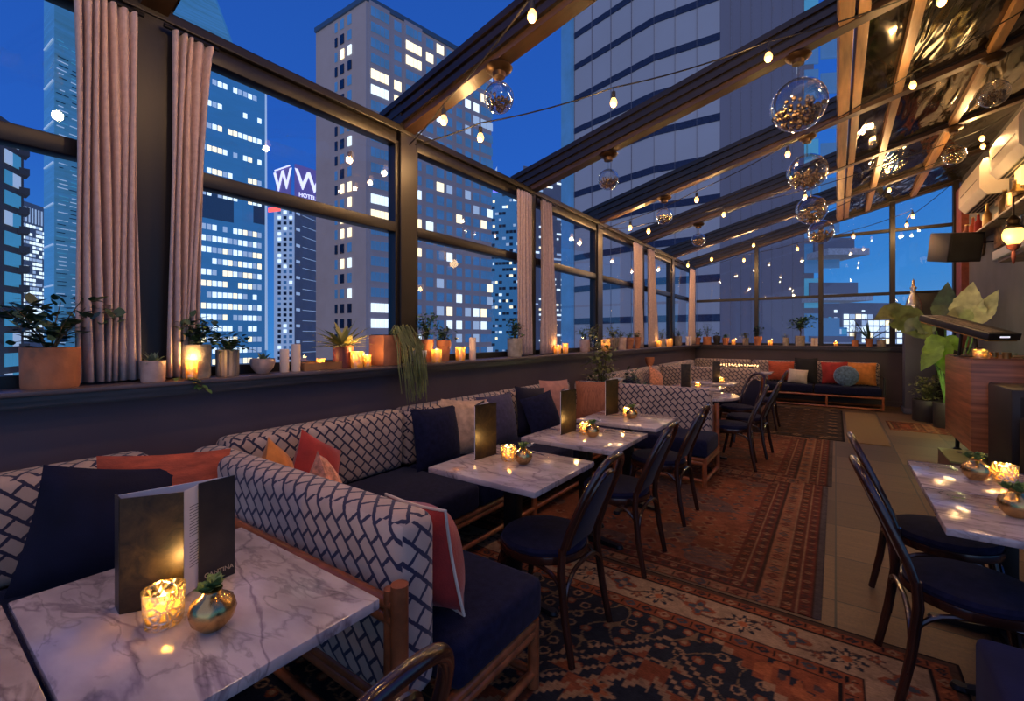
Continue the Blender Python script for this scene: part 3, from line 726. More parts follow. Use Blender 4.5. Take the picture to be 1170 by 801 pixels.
# ================================================================== TABLE THINGS
CAND=(1,.56,.17)
def votive(label,loc,r=.042,h=.085,glass='cut_glass',power=1.3,group=None,name='candle_holder',cat='candle'):
    root=empty(name,loc,label,cat,group)
    wob=(lambda k,s,j:1+.03*(k%2)) if glass=='cut_glass' else None
    MB().lathe([(.001,.001),(r*.86,.001),(r*.92,h*.2),(r,h),(r-.004,h),(r*.86,h*.22),(.001,h*.14)],28,cap=False,wob=wob).obj('cup',glass,root)
    c=MB().lathe([(.001,h*.17),(r*.74,h*.17),(r*.76,h*.48),(.001,h*.5)],16,cap=False).obj('wax','candle_core',root)
    MB().lathe([(.001,h*.5),(.006,h*.56),(.009,h*.64),(.005,h*.78),(.001,h*.9)],10,cap=False).obj('flame','flame',root)
    if power: lamp('candle_light',(0,0,h*1.12),power,CAND,.012,parent=root)
    return root
def budvase(label,loc,s=1.,seed=1,petal=0):
    random.seed(seed); root=empty('bud_vase',loc,label,'vase')
    MB().lathe([(.001,.001),(.026*s,.001),(.045*s,.022*s),(.052*s,.045*s),(.046*s,.068*s),(.024*s,.084*s),(.019*s,.092*s),(.022*s,.097*s),(.017*s,.097*s),(.001,.088*s)],28,cap=False,wob=lambda k,q,j:1+.025*math.cos(k*PI*2/q*12)).obj('vase','gold_metal',root)
    m=MB()
    for k,(dx,dy) in enumerate(((.012,0),(-.022,.012),(.004,-.018))):
        for i in range(9):
            a=i*2.4; el=.25+.1*i
            m.leaf((dx*s,dy*s,(.096+.008*(k==0))*s),(math.cos(a)*math.cos(el),math.sin(a)*math.cos(el),math.sin(el)+.25),.034*s,.030*s,.1,n=3)
    m.obj('succulent','leaf_moss',root)
    if petal:
        m=MB()
        for i in range(5): m.leaf((.03*s,.01*s,.10*s),(.5+.3*math.cos(i*1.3),.4*math.sin(i*1.3),.5+.2*math.sin(i*2.)),.05*s,.035*s,.2,n=3)
        m.obj('blossom','petal',root)
    return root
def menu(label,a,b,h=.31,depth=(.07,.11),wfrac=1.):
    """standing V folded menu: front cover from a to b on the table, inner page and back cover behind"""
    a=Vector((a[0],a[1],0));b=Vector((b[0],b[1],0)); root=empty('menu',(a.x,a.y,.743),label,'menu')
    u=b-a; n=Vector((-u.y,u.x,0)).normalized()
    if n.y<0:n=-n
    def sheet(nm,mat,p,q,z0,z1,t=.003,par=root):
        d=(q-p).normalized();k=Vector((-d.y,d.x,0))*t/2
        return MB().add([p-k,q-k,q+k,p+k]+[v+Vector((0,0,0)) for v in ()],[],0).v and MB().add([(w.x,w.y,z) for z in(z0,z1) for w in(p-k,q-k,q+k,p+k)],[(3,2,1,0),(4,5,6,7),(0,1,5,4),(1,2,6,5),(2,3,7,6),(3,0,4,7)]).obj(nm,mat,par,smooth=False)
    O=Vector((0,0,0))
    sheet('front_cover','menu_bronze',O,u,0,h)
    c=u*1.06+n*depth[1]
    sheet('back_cover','black_leather',O+n*.004,c,0,h)
    sheet('page','paper',O+n*.003,u*1.02+n*depth[0],.004,h-.005,.006)
    return root
T=.743
votive('cut glass candle holder beside the open menu on the nearest table',PZ(187,712,T),.044,.088,power=1.25)
budvase('round gold vase with green succulents on the nearest table',PZ(243,717,T),.97,3)
# gate-fold menu on the nearest table
A=PZ(137,702,T);B=PZ(210,688,T);Cc=PZ(227,672,T);D=PZ(268,655,T)
root=empty('menu',(A.x,A.y,T),'open standing menu with bronze marbled left cover on the nearest table','menu')
def sh(nm,mat,p,q,z0,z1,t=.004):
    p=Vector((p[0]-A.x,p[1]-A.y,0));q=Vector((q[0]-A.x,q[1]-A.y,0)); d=(q-p).normalized();k=Vector((-d.y,d.x,0))*t/2
    return MB().add([(w.x,w.y,z) for z in(z0,z1) for w in(p-k,q-k,q+k,p+k)],[(3,2,1,0),(4,5,6,7),(0,1,5,4),(1,2,6,5),(2,3,7,6),(3,0,4,7)]).obj(nm,mat,root,smooth=False)
HM=.292
n_=Vector((-(D-A).y,(D-A).x,0)).normalized(); n_=n_ if n_.y>0 else -n_
P1=A+n_*.055; P2=D+n_*.012
sh('left_cover','menu_bronze',A,B,.0,HM); sh('right_cover','black_leather',Cc,D,0,HM)
sh('spine_panel','paper',P1,P2,.002,HM-.004)
sh('cover_edge','black_leather',A,P1,0,HM)
pg=sh('page','paper',B+(P2-P1)*.02+n_*.025,Cc+n_*.03+(P2-P1)*.1,.003,HM-.005,.002)
# printed lines on the page
pa=B+(P2-P1)*.02+n_*.025; pb=Cc+n_*.03+(P2-P1)*.1; dd=(pb-pa); fr=Vector((-dd.y,dd.x,0)).normalized(); fr=fr if fr.x*pa.x+fr.y*pa.y<0 else -fr
m=MB()
for z in [.235-.008*i for i in range(11)]+[.135-.008*i for i in range(9)]:
    p=pa+dd*.22+fr*.0022-A; q=pa+dd*random.uniform(.6,.8)+fr*.0022-A; m.add([(p.x,p.y,z),(q.x,q.y,z),(q.x,q.y,z+.002),(p.x,p.y,z+.002)],[(0,1,2,3)])
m.obj('printed_lines','ink',root,smooth=False)
t=text_mesh('CANTINA',.0175,'menu_print','lettering'); t.parent=root; u=(D-Cc).normalized(); f2=Vector((-u.y,u.x,0)); f2=f2 if f2.dot(Cc)<0 else -f2
mid=Cc+(D-Cc)*.54+f2*.004-A
t.matrix_local=Matrix(((u.x,0,f2.x,mid.x),(u.y,0,f2.y,mid.y),(0,1,0,.022),(0,0,0,1)))
# row tables
votive('cut glass candle holder on the first table of the banquette row',PZ(581,526,T),.042,.083,power=1.3)
budvase('gold vase with succulent and pale blossom on the first table of the row',PZ(598,530,T),.95,5,1)
menu('dark standing menu on the first table of the banquette row',PZ(543,526,T),PZ(567,519,T))
votive('cut glass candle holder on the second table of the banquette row',PZ(668,496,T),.040,.083,power=1.2)
budvase('gold vase with succulent and pale blossom on the second table of the row',PZ(677,499,T),.95,8,1)
menu('dark standing menu on the second table of the banquette row',PZ(641,497,T),PZ(658,492,T))
votive('small candle holder on the third table of the banquette row',PZ(716,476,T),.036,.075,power=1.)
budvase('gold vase with succulent and white blossom on the third table of the row',PZ(722,478,T),.95,9,1)
menu('dark standing menu on the third table of the banquette row',PZ(692,475,T),PZ(706,471.5,T))
menu('dark standing menu on the dark edged table',PY(778,445,6.42),PY(789,443,6.45))
votive('candle holder beside the menu on the dark edged table',(PZ(793,445,T).x,6.42,T),.036,.07,power=1.)
menu('farthest dark standing menu, on the small table by the middle banquette',PY(814,438,7.30),PY(823,436,7.33))
votive('candle holder beside the farthest menu',(PZ(826,437,T).x,7.28,T),.04,.08,power=1.)
budvase('gold vase with succulents at the far end of the right table',PZ(1115,548,T),1.05,12)
votive('square cut glass candle holder glowing on the right marble table',PZ(1148,551,T),.046,.085,power=1.6)
budvase('gold vase with succulents at the right edge, on the near right table',PZ(1161,590,T),1.05,15)
# ================================================================== PILLOWS
def pillow(label,loc,w,h,t,mat,face,tilt=.2,roll=0,piping=None,extra=None,cat='pillow',pinch=.06):
    """face: heading (radians) the pillow front looks to, tilt: lean back"""
    o=MB().pillow(w,h,t,pinch=pinch).obj('throw_pillow',mat,angle=180)
    o.matrix_world=Matrix.Translation(loc)@Matrix.Rotation(face+PI/2,4,'Z')@Matrix.Rotation(-tilt,4,'X')@Matrix.Rotation(roll,4,'Y')
    tag(o,label,cat)
    if piping:
        pts=[]
        for u,v in [(-1+.25*i,-1) for i in range(8)]+[(1,-1+.25*i) for i in range(8)]+[(1-.25*i,1) for i in range(8)]+[(-1,1-.25*i) for i in range(8)]:
            pts.append((u*w/2*(1-pinch*(1-abs(v)**2)*abs(u)**2),0,v*h/2*(1-pinch*(1-abs(u)**2)*abs(v)**2)+0))
        MB().tube(pts,.006,6,closed=True).obj('piping',piping,o)
    return o
E0=0.0 # faces +x
pillow('large navy pillow leaning against the left banquette, behind the nearest table',(-2.40,.54,.685),.45,.46,.17,'navy_velvet',-.15,.22,.22)
pillow('rust orange pillow between the navy pillow and the open menu',(-2.44,.75,.715),.50,.42,.13,'orange_fabric',-.55,.15,.03)
pillow('amber pillow in the corner behind the divider back',(-2.42,1.25,.70),.31,.31,.11,'amber_fabric',.75,.2,.75)
pillow('dark red pillow standing in the corner of the long banquette',(-2.50,1.52,.66),.36,.36,.14,'red_fabric',.35,.25,.6)
pillow('peach textured pillow leaning in the near corner of the long banquette',(-2.02,1.29,.655),.37,.37,.13,'peach_fabric',1.2,.22,.6)
pillow('red pillow with cream piping and cream back at the end of the near banquette',(-1.265,1.195,.645),.40,.37,.20,'red_fabric',PI/2-.15,.14,.10,piping='cream_piping')
pillow('navy pillow left of the beige one on the long banquette',(-2.50,2.52,.67),.46,.46,.16,'navy_fabric',-.05,.22,.05)
pillow('beige gathered velvet pillow on the long banquette',(-2.50,2.86,.69),.46,.46,.16,'beige_velvet',-.25,.25,.1)
pillow('plum grey pillow behind the first table of the row',(-2.52,3.32,.68),.50,.46,.15,'plum_fabric',-.05,.2,0)
pillow('upper dark navy pillow stacked behind the second table',(-2.50,3.85,.70),.46,.46,.14,'navy_velvet',-.1,.2,.12)
pillow('front dark navy pillow leaning on the stacked one, behind the second table',(-2.34,3.80,.67),.42,.42,.14,'navy_fabric',-.3,.35,-.15)
pillow('pink pillow on the long banquette behind the second menu',(-2.52,4.38,.71),.50,.50,.15,'pink_fabric',-.15,.18,.05)
pillow('ribbed rust pillow in the far corner of the long banquette',(-2.25,4.86,.69),.50,.46,.15,'rust_fabric',-1.1,.15,0)
pillow('dark pillow on the middle wall banquette behind the dark edged table',(-2.48,6.62,.64),.46,.38,.14,'navy_fabric',-.1,.3,0)
pillow('small orange pillow on the middle wall banquette',(-2.50,7.75,.68),.42,.42,.14,'peach_fabric',-.1,.25,.4)
pillow('rust patterned pillow on the back bench, leftmost',(-.98,11.58,.67),.5,.42,.15,'orange_fabric',-PI/2,.2,0)
pillow('tall black pillow on the back bench',(-.52,11.56,.70),.42,.54,.16,'black_fabric',-PI/2,.2,0)
pillow('small cream pillow leaning on the black one on the back bench',(-.66,11.38,.58),.36,.30,.13,'cream_fabric',-PI/2,.3,.06)
pillow('bright red pillow on the back bench behind the blue round one',(-.02,11.57,.67),.46,.46,.15,'red_fabric',-PI/2,.2,-.04)
o=MB().ball((0,0,0),.21,20,12,sq=(1,.45,1)).obj('round_pillow','blue_fur'); o.location=(.17,11.33,.63); o.rotation_euler=(-.2,0,0); tag(o,'round blue fur pillow on the back bench','pillow')
pillow('amber flowered pillow at the right end of the back bench',(.43,11.57,.67),.46,.46,.15,'amber_fabric',-PI/2,.2,0)
# ================================================================== CURTAINS
def curtain(label,yt0,yt1,yb0,yb1,n,amp=.035,x=-2.885):
    ny=n*10; nz=14; vs=[];fs=[]
    ph=random.uniform(0,6)
    for j in range(nz+1):
        t=j/nz; z=3.075+(SILL+.012-3.075)*t; k=t**.7
        for i in range(ny+1):
            s=i/ny; y=(yt0+(yt1-yt0)*s)*(1-k)+(yb0+(yb1-yb0)*s)*k
            a=amp*(.75+.35*math.sin(s*7+ph)); wv=math.sin(s*n*2*PI+.5*math.sin(t*3+ph+s*5)); 
            vs.append((x+a*math.copysign(abs(wv)**.7,wv),y+.006*math.sin(t*5+s*9),z))
    w=ny+1
    for j in range(nz):
        for i in range(ny): fs.append((j*w+i,j*w+i+1,(j+1)*w+i+1,(j+1)*w+i))
    root=empty('curtain',(0,0,0),label,'curtain')
    o=MB().add(vs,fs).obj('fabric','curtain',root,angle=180)
    sd=o.modifiers.new('s','SOLIDIFY'); sd.thickness=.004
    m=MB(); m.tube([(x,min(yt0,yb0)-.02,3.085),(x,max(yt1,yb1)+.02,3.085)],.012,8); m.obj('rail','black_metal',root)
    return root
curtain('full length taupe curtain left of the first thick post',.545,.785,.555,.785,7)
curtain('taupe curtain right of the first thick post, gathered to the left',.93,1.13,.91,1.035,5)
curtain('narrow taupe curtain left of the second bay post',4.16,4.45,4.16,4.47,6,.03)
curtain('narrow taupe curtain right of the second bay post, flaring downward',4.66,4.87,4.66,5.02,5,.03)
curtain('farther taupe curtain left of the fourth post',7.72,8.15,7.72,8.2,6,.03)
curtain('farther taupe curtain right of the fourth post',8.47,8.8,8.47,9.05,5,.03)
curtain('farthest taupe curtain beside the back left corner',11.55,12.0,11.3,12.0,6,.03)
# ================================================================== PLANTS AND CANDLES ON THE SILL
def bush(parent,z0,rx,h,n,ll,lw,mat,seed,name='foliage',stems=5,bend=.3,low=.15,stemmat='stem',off=(0,0)):
    n=int(n*1.6); rx*=1.1; h*=1.12
    random.seed(seed); m=MB(); st=MB(); tips=[]
    for k in range(stems):
        a=2*PI*k/max(1,stems)+random.uniform(-.4,.4); rr=rx*random.uniform(.3,.75); tips.append(Vector((off[0]+rr*math.cos(a),off[1]+rr*math.sin(a),z0+h*random.uniform(.55,.95))))
        tp=tips[-1]; st.tube([(0,0,z0-.01),(tp.x*.35,tp.y*.35,z0+(tp.z-z0)*.5),tp],[.004+ll*.03,.003,.0015],5)
    for i in range(n):
        if tips and random.random()<.75:
            tp=random.choice(tips); t=random.uniform(.25,1.05); c=Vector((tp.x*t*t if t<1 else tp.x,tp.y*t*t if t<1 else tp.y,z0+(tp.z-z0)*t)); c+=Vector((random.gauss(0,rx*.12),random.gauss(0,rx*.12),random.gauss(0,h*.05)))
        else:
            a=random.uniform(0,2*PI); r=rx*math.sqrt(random.random())*.9; c=Vector((off[0]+r*math.cos(a),off[1]+r*math.sin(a),z0+h*(low+(1-low)*random.random()*(1-.5*(r/rx)**2))))
        a=random.uniform(0,2*PI); d=Vector((c.x-off[0]*.5,c.y-off[1]*.5,0)); d=(d.normalized() if d.length>1e-4 else Vector((1,0,0)))*.7+Vector((math.cos(a),math.sin(a),random.uniform(-.1,.9)))
        s=random.uniform(.7,1.2); m.leaf(c,d,ll*s,lw*s,bend,n=3)
    m.obj(name,mat,parent,angle=60)
    if stems: st.obj('stem',stemmat,parent)
def spiky(parent,z0,n,ll,lw,mat,seed,up=.5,bend=.2,off=(0,0)):
    random.seed(seed); m=MB()
    for i in range(n):
        a=random.uniform(0,2*PI); e=random.uniform(up*.5,1.3)
        m.leaf((off[0],off[1],z0),(math.cos(a)*math.cos(e),math.sin(a)*math.cos(e),math.sin(e)),1.45*ll*random.uniform(.7,1.15),lw,bend,n=4)
    m.obj('foliage',mat,parent,angle=60)
def dims(p,w,h):
    d=-S_*p.x+C_*p.y; l=(C_*p.x+S_*p.y)/d; return w/2*d/F/math.sqrt(1+l*l), h*d/F
def potbody(root,r,h,mat,shape='cyl',z=0):
    if shape=='cyl': pr=[(.001,0),(r*.93,0),(r*.97,h*.06),(r,h*.98),(r*.985,h),(r*.93,h),(r*.92,h*.86),(.001,h*.86)]
    elif shape=='taper': pr=[(.001,0),(r*.70,0),(r*.93,h*.72),(r,h*.73),(r,h),(r*.92,h),(r*.9,h*.85),(.001,h*.85)]
    elif shape=='bowl': pr=[(.001,0),(r*.45,0),(r*.82,h*.35),(r,h*.75),(r*.96,h),(r*.9,h),(r*.88,h*.85),(.001,h*.85)]
    MB().lathe(pr,28 if mat!='grey_ceramic' else 56,cap=False,wob=None if mat!='grey_ceramic' else (lambda k,s,j:1+.05*math.cos(k*PI*2/s*14))).obj('pot',mat,root)
    MB().lathe([(.001,h*.88),(r*.88,h*.87),(r*.88,h*.80)],20,cap=False).obj('soil','soil',root)
def sillpos(px,back=False,off=0):
    if back: p=PY(px,390,12.08+off); p.z=SILL; return p
    p=PX(px,400,-2.868+off); p.z=SILL; return p
def pot(label,px,w,h,mat,shape='cyl',back=False,off=0,plant=None,name='potted_plant',cat='plant',group=None):
    p=sillpos(px,back,off); r,hh=dims(p,w,h); r=min(r,.118); root=empty(name,p,label,cat,group); potbody(root,r,hh,mat,shape)
    if plant: plant(root,r,hh)
    return root
pot('big round terracotta pot with a small leafed shrub at the left edge of the sill',58,72,46,'terracotta',off=-.005,plant=lambda o,r,h:bush(o,h*.86,.26,.25,150,.055,.042,'leaf_dark',2,stems=9,bend=.1))
pot('small pinkish glazed cup with pale succulents on the sill by the taupe curtain',175,30,24,'pale_ceramic',off=.05,plant=lambda o,r,h:(spiky(o,h*.85,40,.055,.02,'leaf_sage',4,.3),))
pot('candle lit yellow stone pot with a dark bushy plant on the sill',224,36,38,'stone_pot',off=-.005,plant=lambda o,r,h:bush(o,h*.86,.13,.17,130,.05,.034,'leaf_dark',6,stems=8))
pot('ridged grey brown pot with a leafy plant, right of the candle lit pot',260,27,30,'grey_ceramic',off=.01,plant=lambda o,r,h:bush(o,h*.86,.11,.11,90,.05,.03,'leaf_dark',7,stems=6))
pot('low pinkish bowl with small succulents left of the two white candles',300,30,17,'pale_ceramic','bowl',off=0,plant=lambda o,r,h:(spiky(o,h*.8,26,.06,.025,'leaf_sage',8,.2),))
def trail(parent,p0,n,length,spread,mat,seed,r=.0022,out=(.05,0),top=.04):
    random.seed(seed); m=MB()
    for i in range(n):
        y0=random.uniform(-spread,spread); x=p0[0]+random.uniform(-.03,.02); L_=length*random.uniform(.55,1.)
        ox=out[0]*random.uniform(.7,1.2); pts=[(x,p0[1]+y0*.6,p0[2])]
        drift=random.uniform(-.05,.05)+out[1]
        pts+= [(x+ox*.5,p0[1]+y0*.8+drift*.2,p0[2]+top*random.uniform(.3,1)),(p0[0]+ox,p0[1]+y0+drift*.5,p0[2]-L_*.2),(p0[0]+ox*1.05,p0[1]+y0+drift*.8+random.uniform(-.01,.01),p0[2]-L_*.6),(p0[0]+ox,p0[1]+y0*.8+drift*1.2,p0[2]-L_)]
        m.tube(pts,r,4)
        for k in range(9):
            t=random.uniform(.1,1)*3.99; j=int(t); f=t-j; a=Vector(pts[j])*(1-f)+Vector(pts[j+1])*f
            m.leaf(a,(random.uniform(-1,1),random.uniform(-1,1),random.uniform(-1,.3)),.018,.006,.2,n=2)
    m.obj('trailing_stems',mat,parent)
def pillar(label,px,w,h,back=False,off=0,group=None):
    p=sillpos(px,back,off); r,hh=dims(p,w,h); root=empty('pillar_candle',p,label,'candle',group)
    MB().lathe([(.001,0),(r*.98,0),(r,.004),(r,hh-.004),(r*.94,hh),(r*.5,hh-.005),(.001,hh-.007)],20,cap=False).obj('wax','candle_wax',root)
    MB().tube([(0,0,hh-.008),(.002,0,hh+.008)],.0015,5).obj('wick','ink',root)
def sillvot(label,px,w,h,back=False,off=.06,glass='amber_cup',power=.8):
    p=sillpos(px,back,off); r,hh=dims(p,w,h); return votive(label,p,r,hh,glass,power)
sillvot('amber glass votive glowing in front of the yellow stone pot',219,15,22,off=.085,power=1.6)
# little ivy hanging over the sill
p=sillpos(212,off=.09); root=empty('ivy_sprig',p,'sprig of green ivy hanging over the sill edge below the votive','plant'); random.seed(3); m=MB()
for i in range(14):
    t=i/13; m.leaf((.0+.035*min(1,t*2.2),-.03+.10*t+random.uniform(-.02,.02),.012-.10*max(0,t-.35)),(random.uniform(.2,1),random.uniform(-1,1),random.uniform(-.5,.3)),.04,.028,.3,n=3)
m.obj('foliage','leaf_mid',root)
MB().tube([(-.02,-.03,.012),(.03,.0,.012),(.045,.04,-.02),(.045,.075,-.06)],.002,5).obj('stem','stem',root)
pillar('shorter white pillar candle of the pair on the sill',325,11,26); pillar('taller white pillar candle of the pair on the sill',338,11,31)
p=sillpos(365,off=-.03); root=empty('wooden_tray',p,'low dark wooden tray on the sill beside the two white candles','tray'); m=MB(); m.box(-.055,.055,-.14,.14,0,.012); m.box(-.055,-.045,-.14,.14,.012,.05); m.box(.045,.055,-.14,.14,.012,.05); m.box(-.045,.045,-.14,-.13,.012,.05); m.box(-.045,.045,.13,.14,.012,.05); m.obj('tray_body','frame_wood',root)
p2=Vector((p.x,p.y+.01,SILL+.0125)); votive('small candle in the low wooden tray on the sill',p2,.028,.06,'amber_cup',.5)
pot('dark red pot with a feathery yellow green plant on the sill',392,24,26,'red_wood',off=-.03,plant=lambda o,r,h:(spiky(o,h*.85,46,.20,.045,'leaf_yellow',9,.5,.25),))
sillvot('larger amber tumbler candle beside the feathery plant',408,16,19,off=.07,power=1.3); sillvot('smaller amber tumbler candle beside the feathery plant',420,9,14,off=.06,power=.8)
# terracotta planter with long trailing rhipsalis
p=sillpos(440,off=-.02); root=empty('potted_plant',p,'square terracotta planter with long plant trailing over the sill','plant')
m=MB(); m.box(-.09,.09,-.085,.085,0,.235,bev=.006); m.obj('pot','terracotta',root); MB().box(-.078,.078,-.073,.073,.235,.24).obj('soil','soil',root)
trail(root,(.05,.06,.235),75,.54,.10,'leaf_olive',5,out=(.15,.07),top=.09,r=.0026)
pot('small speckled bowl with a thin branching succulent, right of the trailing plant',478,20,15,'white_ceramic','bowl',off=.05,plant=lambda o,r,h:bush(o,h*.85,.09,.19,70,.03,.016,'leaf_olive',11,stems=9))
pot('terracotta pot with tall green shrub against the middle post',487,18,26,'terracotta','taper',off=-.05,plant=lambda o,r,h:bush(o,h*.85,.12,.26,120,.05,.026,'leaf_mid',12,stems=8))
pot('terracotta pot with a dark broad leafed plant right of the middle post',507,17,24,'terracotta','taper',off=-.02,plant=lambda o,r,h:bush(o,h*.85,.12,.15,90,.06,.028,'leaf_dark',13,stems=6))
r0=sillvot('candle in a wire lantern cup on the sill',499,12,15,off=.08,power=.9)
m=MB()
for k in range(8):
    a=k*PI/4; m.tube([(.042*math.cos(a),.042*math.sin(a),.001),(.045*math.cos(a),.045*math.sin(a),.06),(.02*math.cos(a),.02*math.sin(a),.09)],.0018,4)
m.obj('wire_cage','brass',r0)
sillvot('amber tumbler candle left of the slim white pillar candle',526,12,16,off=.05,power=1.)
pillar('slim white pillar candle standing alone on the sill',540,8,25)
pot('square brown pot with upright green plant before the narrow curtain',588,17,21,'stone_pot',off=.0,plant=lambda o,r,h:bush(o,h*.86,.11,.22,110,.055,.024,'leaf_mid',14,stems=8))
sillvot('left candle of the pair right of the flaring curtain',637,9,10,power=.8); sillvot('right candle of the pair right of the flaring curtain',646,7,12,power=.8)
pot('pale pot with wispy green plant before the third post',668,12,14,'pale_ceramic',off=-.04,plant=lambda o,r,h:bush(o,h*.86,.13,.17,70,.06,.024,'leaf_mid',15,stems=7))
for k,(px,hh) in enumerate(((674,.25),(680,.30))):
    p=sillpos(px,off=.04); root=empty('glass_bottle',p,['shorter','taller'][k]+' clear glass bottle with a sprig beside the third post','bottle')
    MB().lathe([(.001,0),(.03,0),(.032,.01),(.032,hh*.55),(.014,hh*.72),(.013,hh),(.010,hh),(.010,hh*.72),(.001,hh*.7)],16,cap=False).obj('glass','clear_cup',root)
    bush(root,hh*.6,.07,.22,24,.06,.02,'leaf_olive',20+k,stems=4)
sillvot('round gold candle holder right of the third post',692,11,13,off=.06,power=1.)
pot('leafy plant in a round brown pot right of the third post',700,14,14,'grey_ceramic','bowl',off=-.02,plant=lambda o,r,h:bush(o,h*.86,.17,.2,110,.06,.03,'leaf_olive',16,stems=7))
pot('pale faceted pot with small plant, left of the terracotta pair',709,13,14,'pale_ceramic',off=.04,plant=lambda o,r,h:bush(o,h*.86,.09,.12,50,.05,.02,'leaf_sage',17,stems=5))
pot('left terracotta pot of the pair before the farther curtain',719,11,13,'terracotta','taper',off=0,plant=lambda o,r,h:bush(o,h*.86,.1,.12,50,.05,.02,'leaf_mid',18,stems=5))
pot('right terracotta pot of the pair before the farther curtain',728,9,13,'terracotta','taper',off=.03,plant=lambda o,r,h:bush(o,h*.86,.1,.12,50,.05,.02,'leaf_olive',19,stems=5))
sillvot('small glowing candle right of the farther curtain',753,6,7,power=.7)
pot('small pot with pale shrub behind the glowing candle, right of the farther curtain',756,9,9,'stone_pot',off=-.04,plant=lambda o,r,h:bush(o,h*.86,.12,.2,60,.06,.02,'leaf_sage',21,stems=5))
sillvot('round gold candle holder before the fifth post',765,8,9,power=.7)
pot('grey pot with grassy plant right of the fifth post',775,8,11,'grey_ceramic',off=0,plant=lambda o,r,h:bush(o,h*.86,.1,.18,50,.07,.02,'leaf_mid',22,stems=5))
for k,px in enumerate((785,788.5)): pillar(['left','right'][k]+' white candle of the small pair near the back left corner',px,3.6,10,off=.04)
pot('terracotta pot with bushy plant in the back left corner of the sill',797,8,8,'terracotta','taper',off=0,plant=lambda o,r,h:bush(o,h*.86,.2,.22,80,.08,.035,'leaf_mid',23,stems=6))
# back sill
pot('wide terracotta pot with grassy plant, first on the back sill',808,10,9,'terracotta',back=True,plant=lambda o,r,h:bush(o,h*.86,.16,.34,60,.1,.02,'leaf_mid',24,stems=6))
pot('dark round pot, second on the back sill',819,9,10,'dark_pot','bowl',back=True,plant=lambda o,r,h:bush(o,h*.86,.1,.12,40,.06,.03,'leaf_dark',25,stems=4))
pot('terracotta pot with low plant left of the first back sill candle',829,8,8,'terracotta','taper',back=True,plant=lambda o,r,h:bush(o,h*.86,.1,.1,40,.06,.03,'leaf_mid',26,stems=4))
sillvot('first glowing candle on the back sill from the left corner',838,5,6,back=True,off=-.06,glass='amber_cup',power=.9)
pot('olive green pot trailing over the back sill',852,7,8,'grey_ceramic',back=True,plant=lambda o,r,h:bush(o,h*.86,.1,.14,50,.07,.03,'leaf_olive',27,stems=4))
pot('bright terracotta pot with dark plant before the back window post',866,10,10,'terracotta','taper',back=True,plant=lambda o,r,h:bush(o,h*.86,.13,.28,60,.09,.035,'leaf_dark',28,stems=5))
sillvot('second glowing candle on the back sill, right of the bright terracotta pot',880,6,6,back=True,off=-.06,power=.9)
pot('small brown pot left of the little tree on the back sill',898,7,9,'stone_pot',back=True,plant=lambda o,r,h:bush(o,h*.86,.08,.1,30,.05,.02,'leaf_olive',29,stems=4))
pot('little tree with round green crown in a woven pot on the back sill',914,12,11,'stone_pot',back=True,plant=lambda o,r,h:(bush(o,h+.12,.24,.26,190,.08,.045,'leaf_mid',30,stems=7),bush(o,h+.25,.15,.22,90,.08,.045,'leaf_mid',31,name='side_branch',stems=4,off=(.2,0)),MB().tube([(0,0,h*.8),(.02,0,h+.1),(0,0,h+.2)],.012,6).obj('trunk','stem',o)))
for k,px in enumerate((928.5,932.5)): pillar(['left','right'][k]+' white candle of the pair left of the third back window post',px,4,9,back=True,off=-.05)
sillvot('third glowing candle on the back sill, before the lit buildings',955,5,5,back=True,off=-.06,power=.8)
pot('small terracotta pot with twiggy plant on the back sill',977,8,7,'terracotta',back=True,plant=lambda o,r,h:bush(o,h*.86,.13,.42,46,.07,.02,'leaf_dark',32,stems=7))
pot('cactus like plant with stiff arms in a clay pot on the back sill',993,10,9,'terracotta','taper',back=True,plant=lambda o,r,h:(spiky(o,h*.85,14,.34,.035,'leaf_dark',33,.6,-.1),))
pot('empty looking brown basket pot at the right end of the back sill',1007,11,8,'stone_pot',back=True,plant=lambda o,r,h:bush(o,h*.86,.07,.06,16,.04,.02,'leaf_olive',34,stems=3))
# floor plants between the banquettes
p=PY(711,440,5.42); root=empty('potted_plant',(-2.45,5.42,0),'tall leafy plant rising behind the patterned back beyond the third table','plant'); potbody(root,.14,.62,'dark_pot'); bush(root,.56,.20,.74,230,.11,.05,'leaf_olive',40,stems=10)
root=empty('potted_plant',(-2.02,5.40,0),'smaller arching plant right of the tall leafy one, behind the patterned back','plant'); potbody(root,.11,.55,'dark_pot'); bush(root,.5,.17,.5,90,.12,.05,'leaf_dark',41,stems=7)
p=empty('tray_table',(-2.22,5.40,0),'small white topped tray stand between the two plants','tray'); 
MB().box(-.07,.07,-.08,.08,.895,.915,bev=.004).obj('tray_top','white_ceramic',p); MB().tube([(0,0,.012),(0,0,.895)],.012,8).obj('leg','black_metal',p); MB().lathe([(.001,.0),(.09,.0),(.09,.012),(.001,.014)],16,cap=False).obj('base','black_metal',p)
p=PY(811,418,8.95); root=empty('terracotta_pot',(-2.25,8.25,.885),'terracotta pot standing by the middle wall banquette back','pot'); 
root.location=(-2.76,8.2,.886); potbody(root,.085,.16,'terracotta','bowl')
# fairy lights on the far divider top
root=empty('fairy_lights',(-1.7,8.65,.90),'string of tiny warm fairy lights on the far patterned back','lights'); m=MB(); b=MB(); random.seed(5); pts=[]
for i in range(60):
    t=i/59; x=.0+.65*t; pts.append((x,.06*math.sin(i*1.7),.004+.03*abs(math.sin(i*.9))))
m.tube(pts,.0025,4); m.obj('wire','cord',root)
for q in pts[::2]: b.ball((q[0],q[1]+random.uniform(-.02,.02),q[2]+.01),.011,6,4)
o=b.obj('tiny_bulbs','fairy',root); o['kind']='stuff'; lamp('fairy_glow',(-1.35,8.45,1.1),.8,CAND,.1)
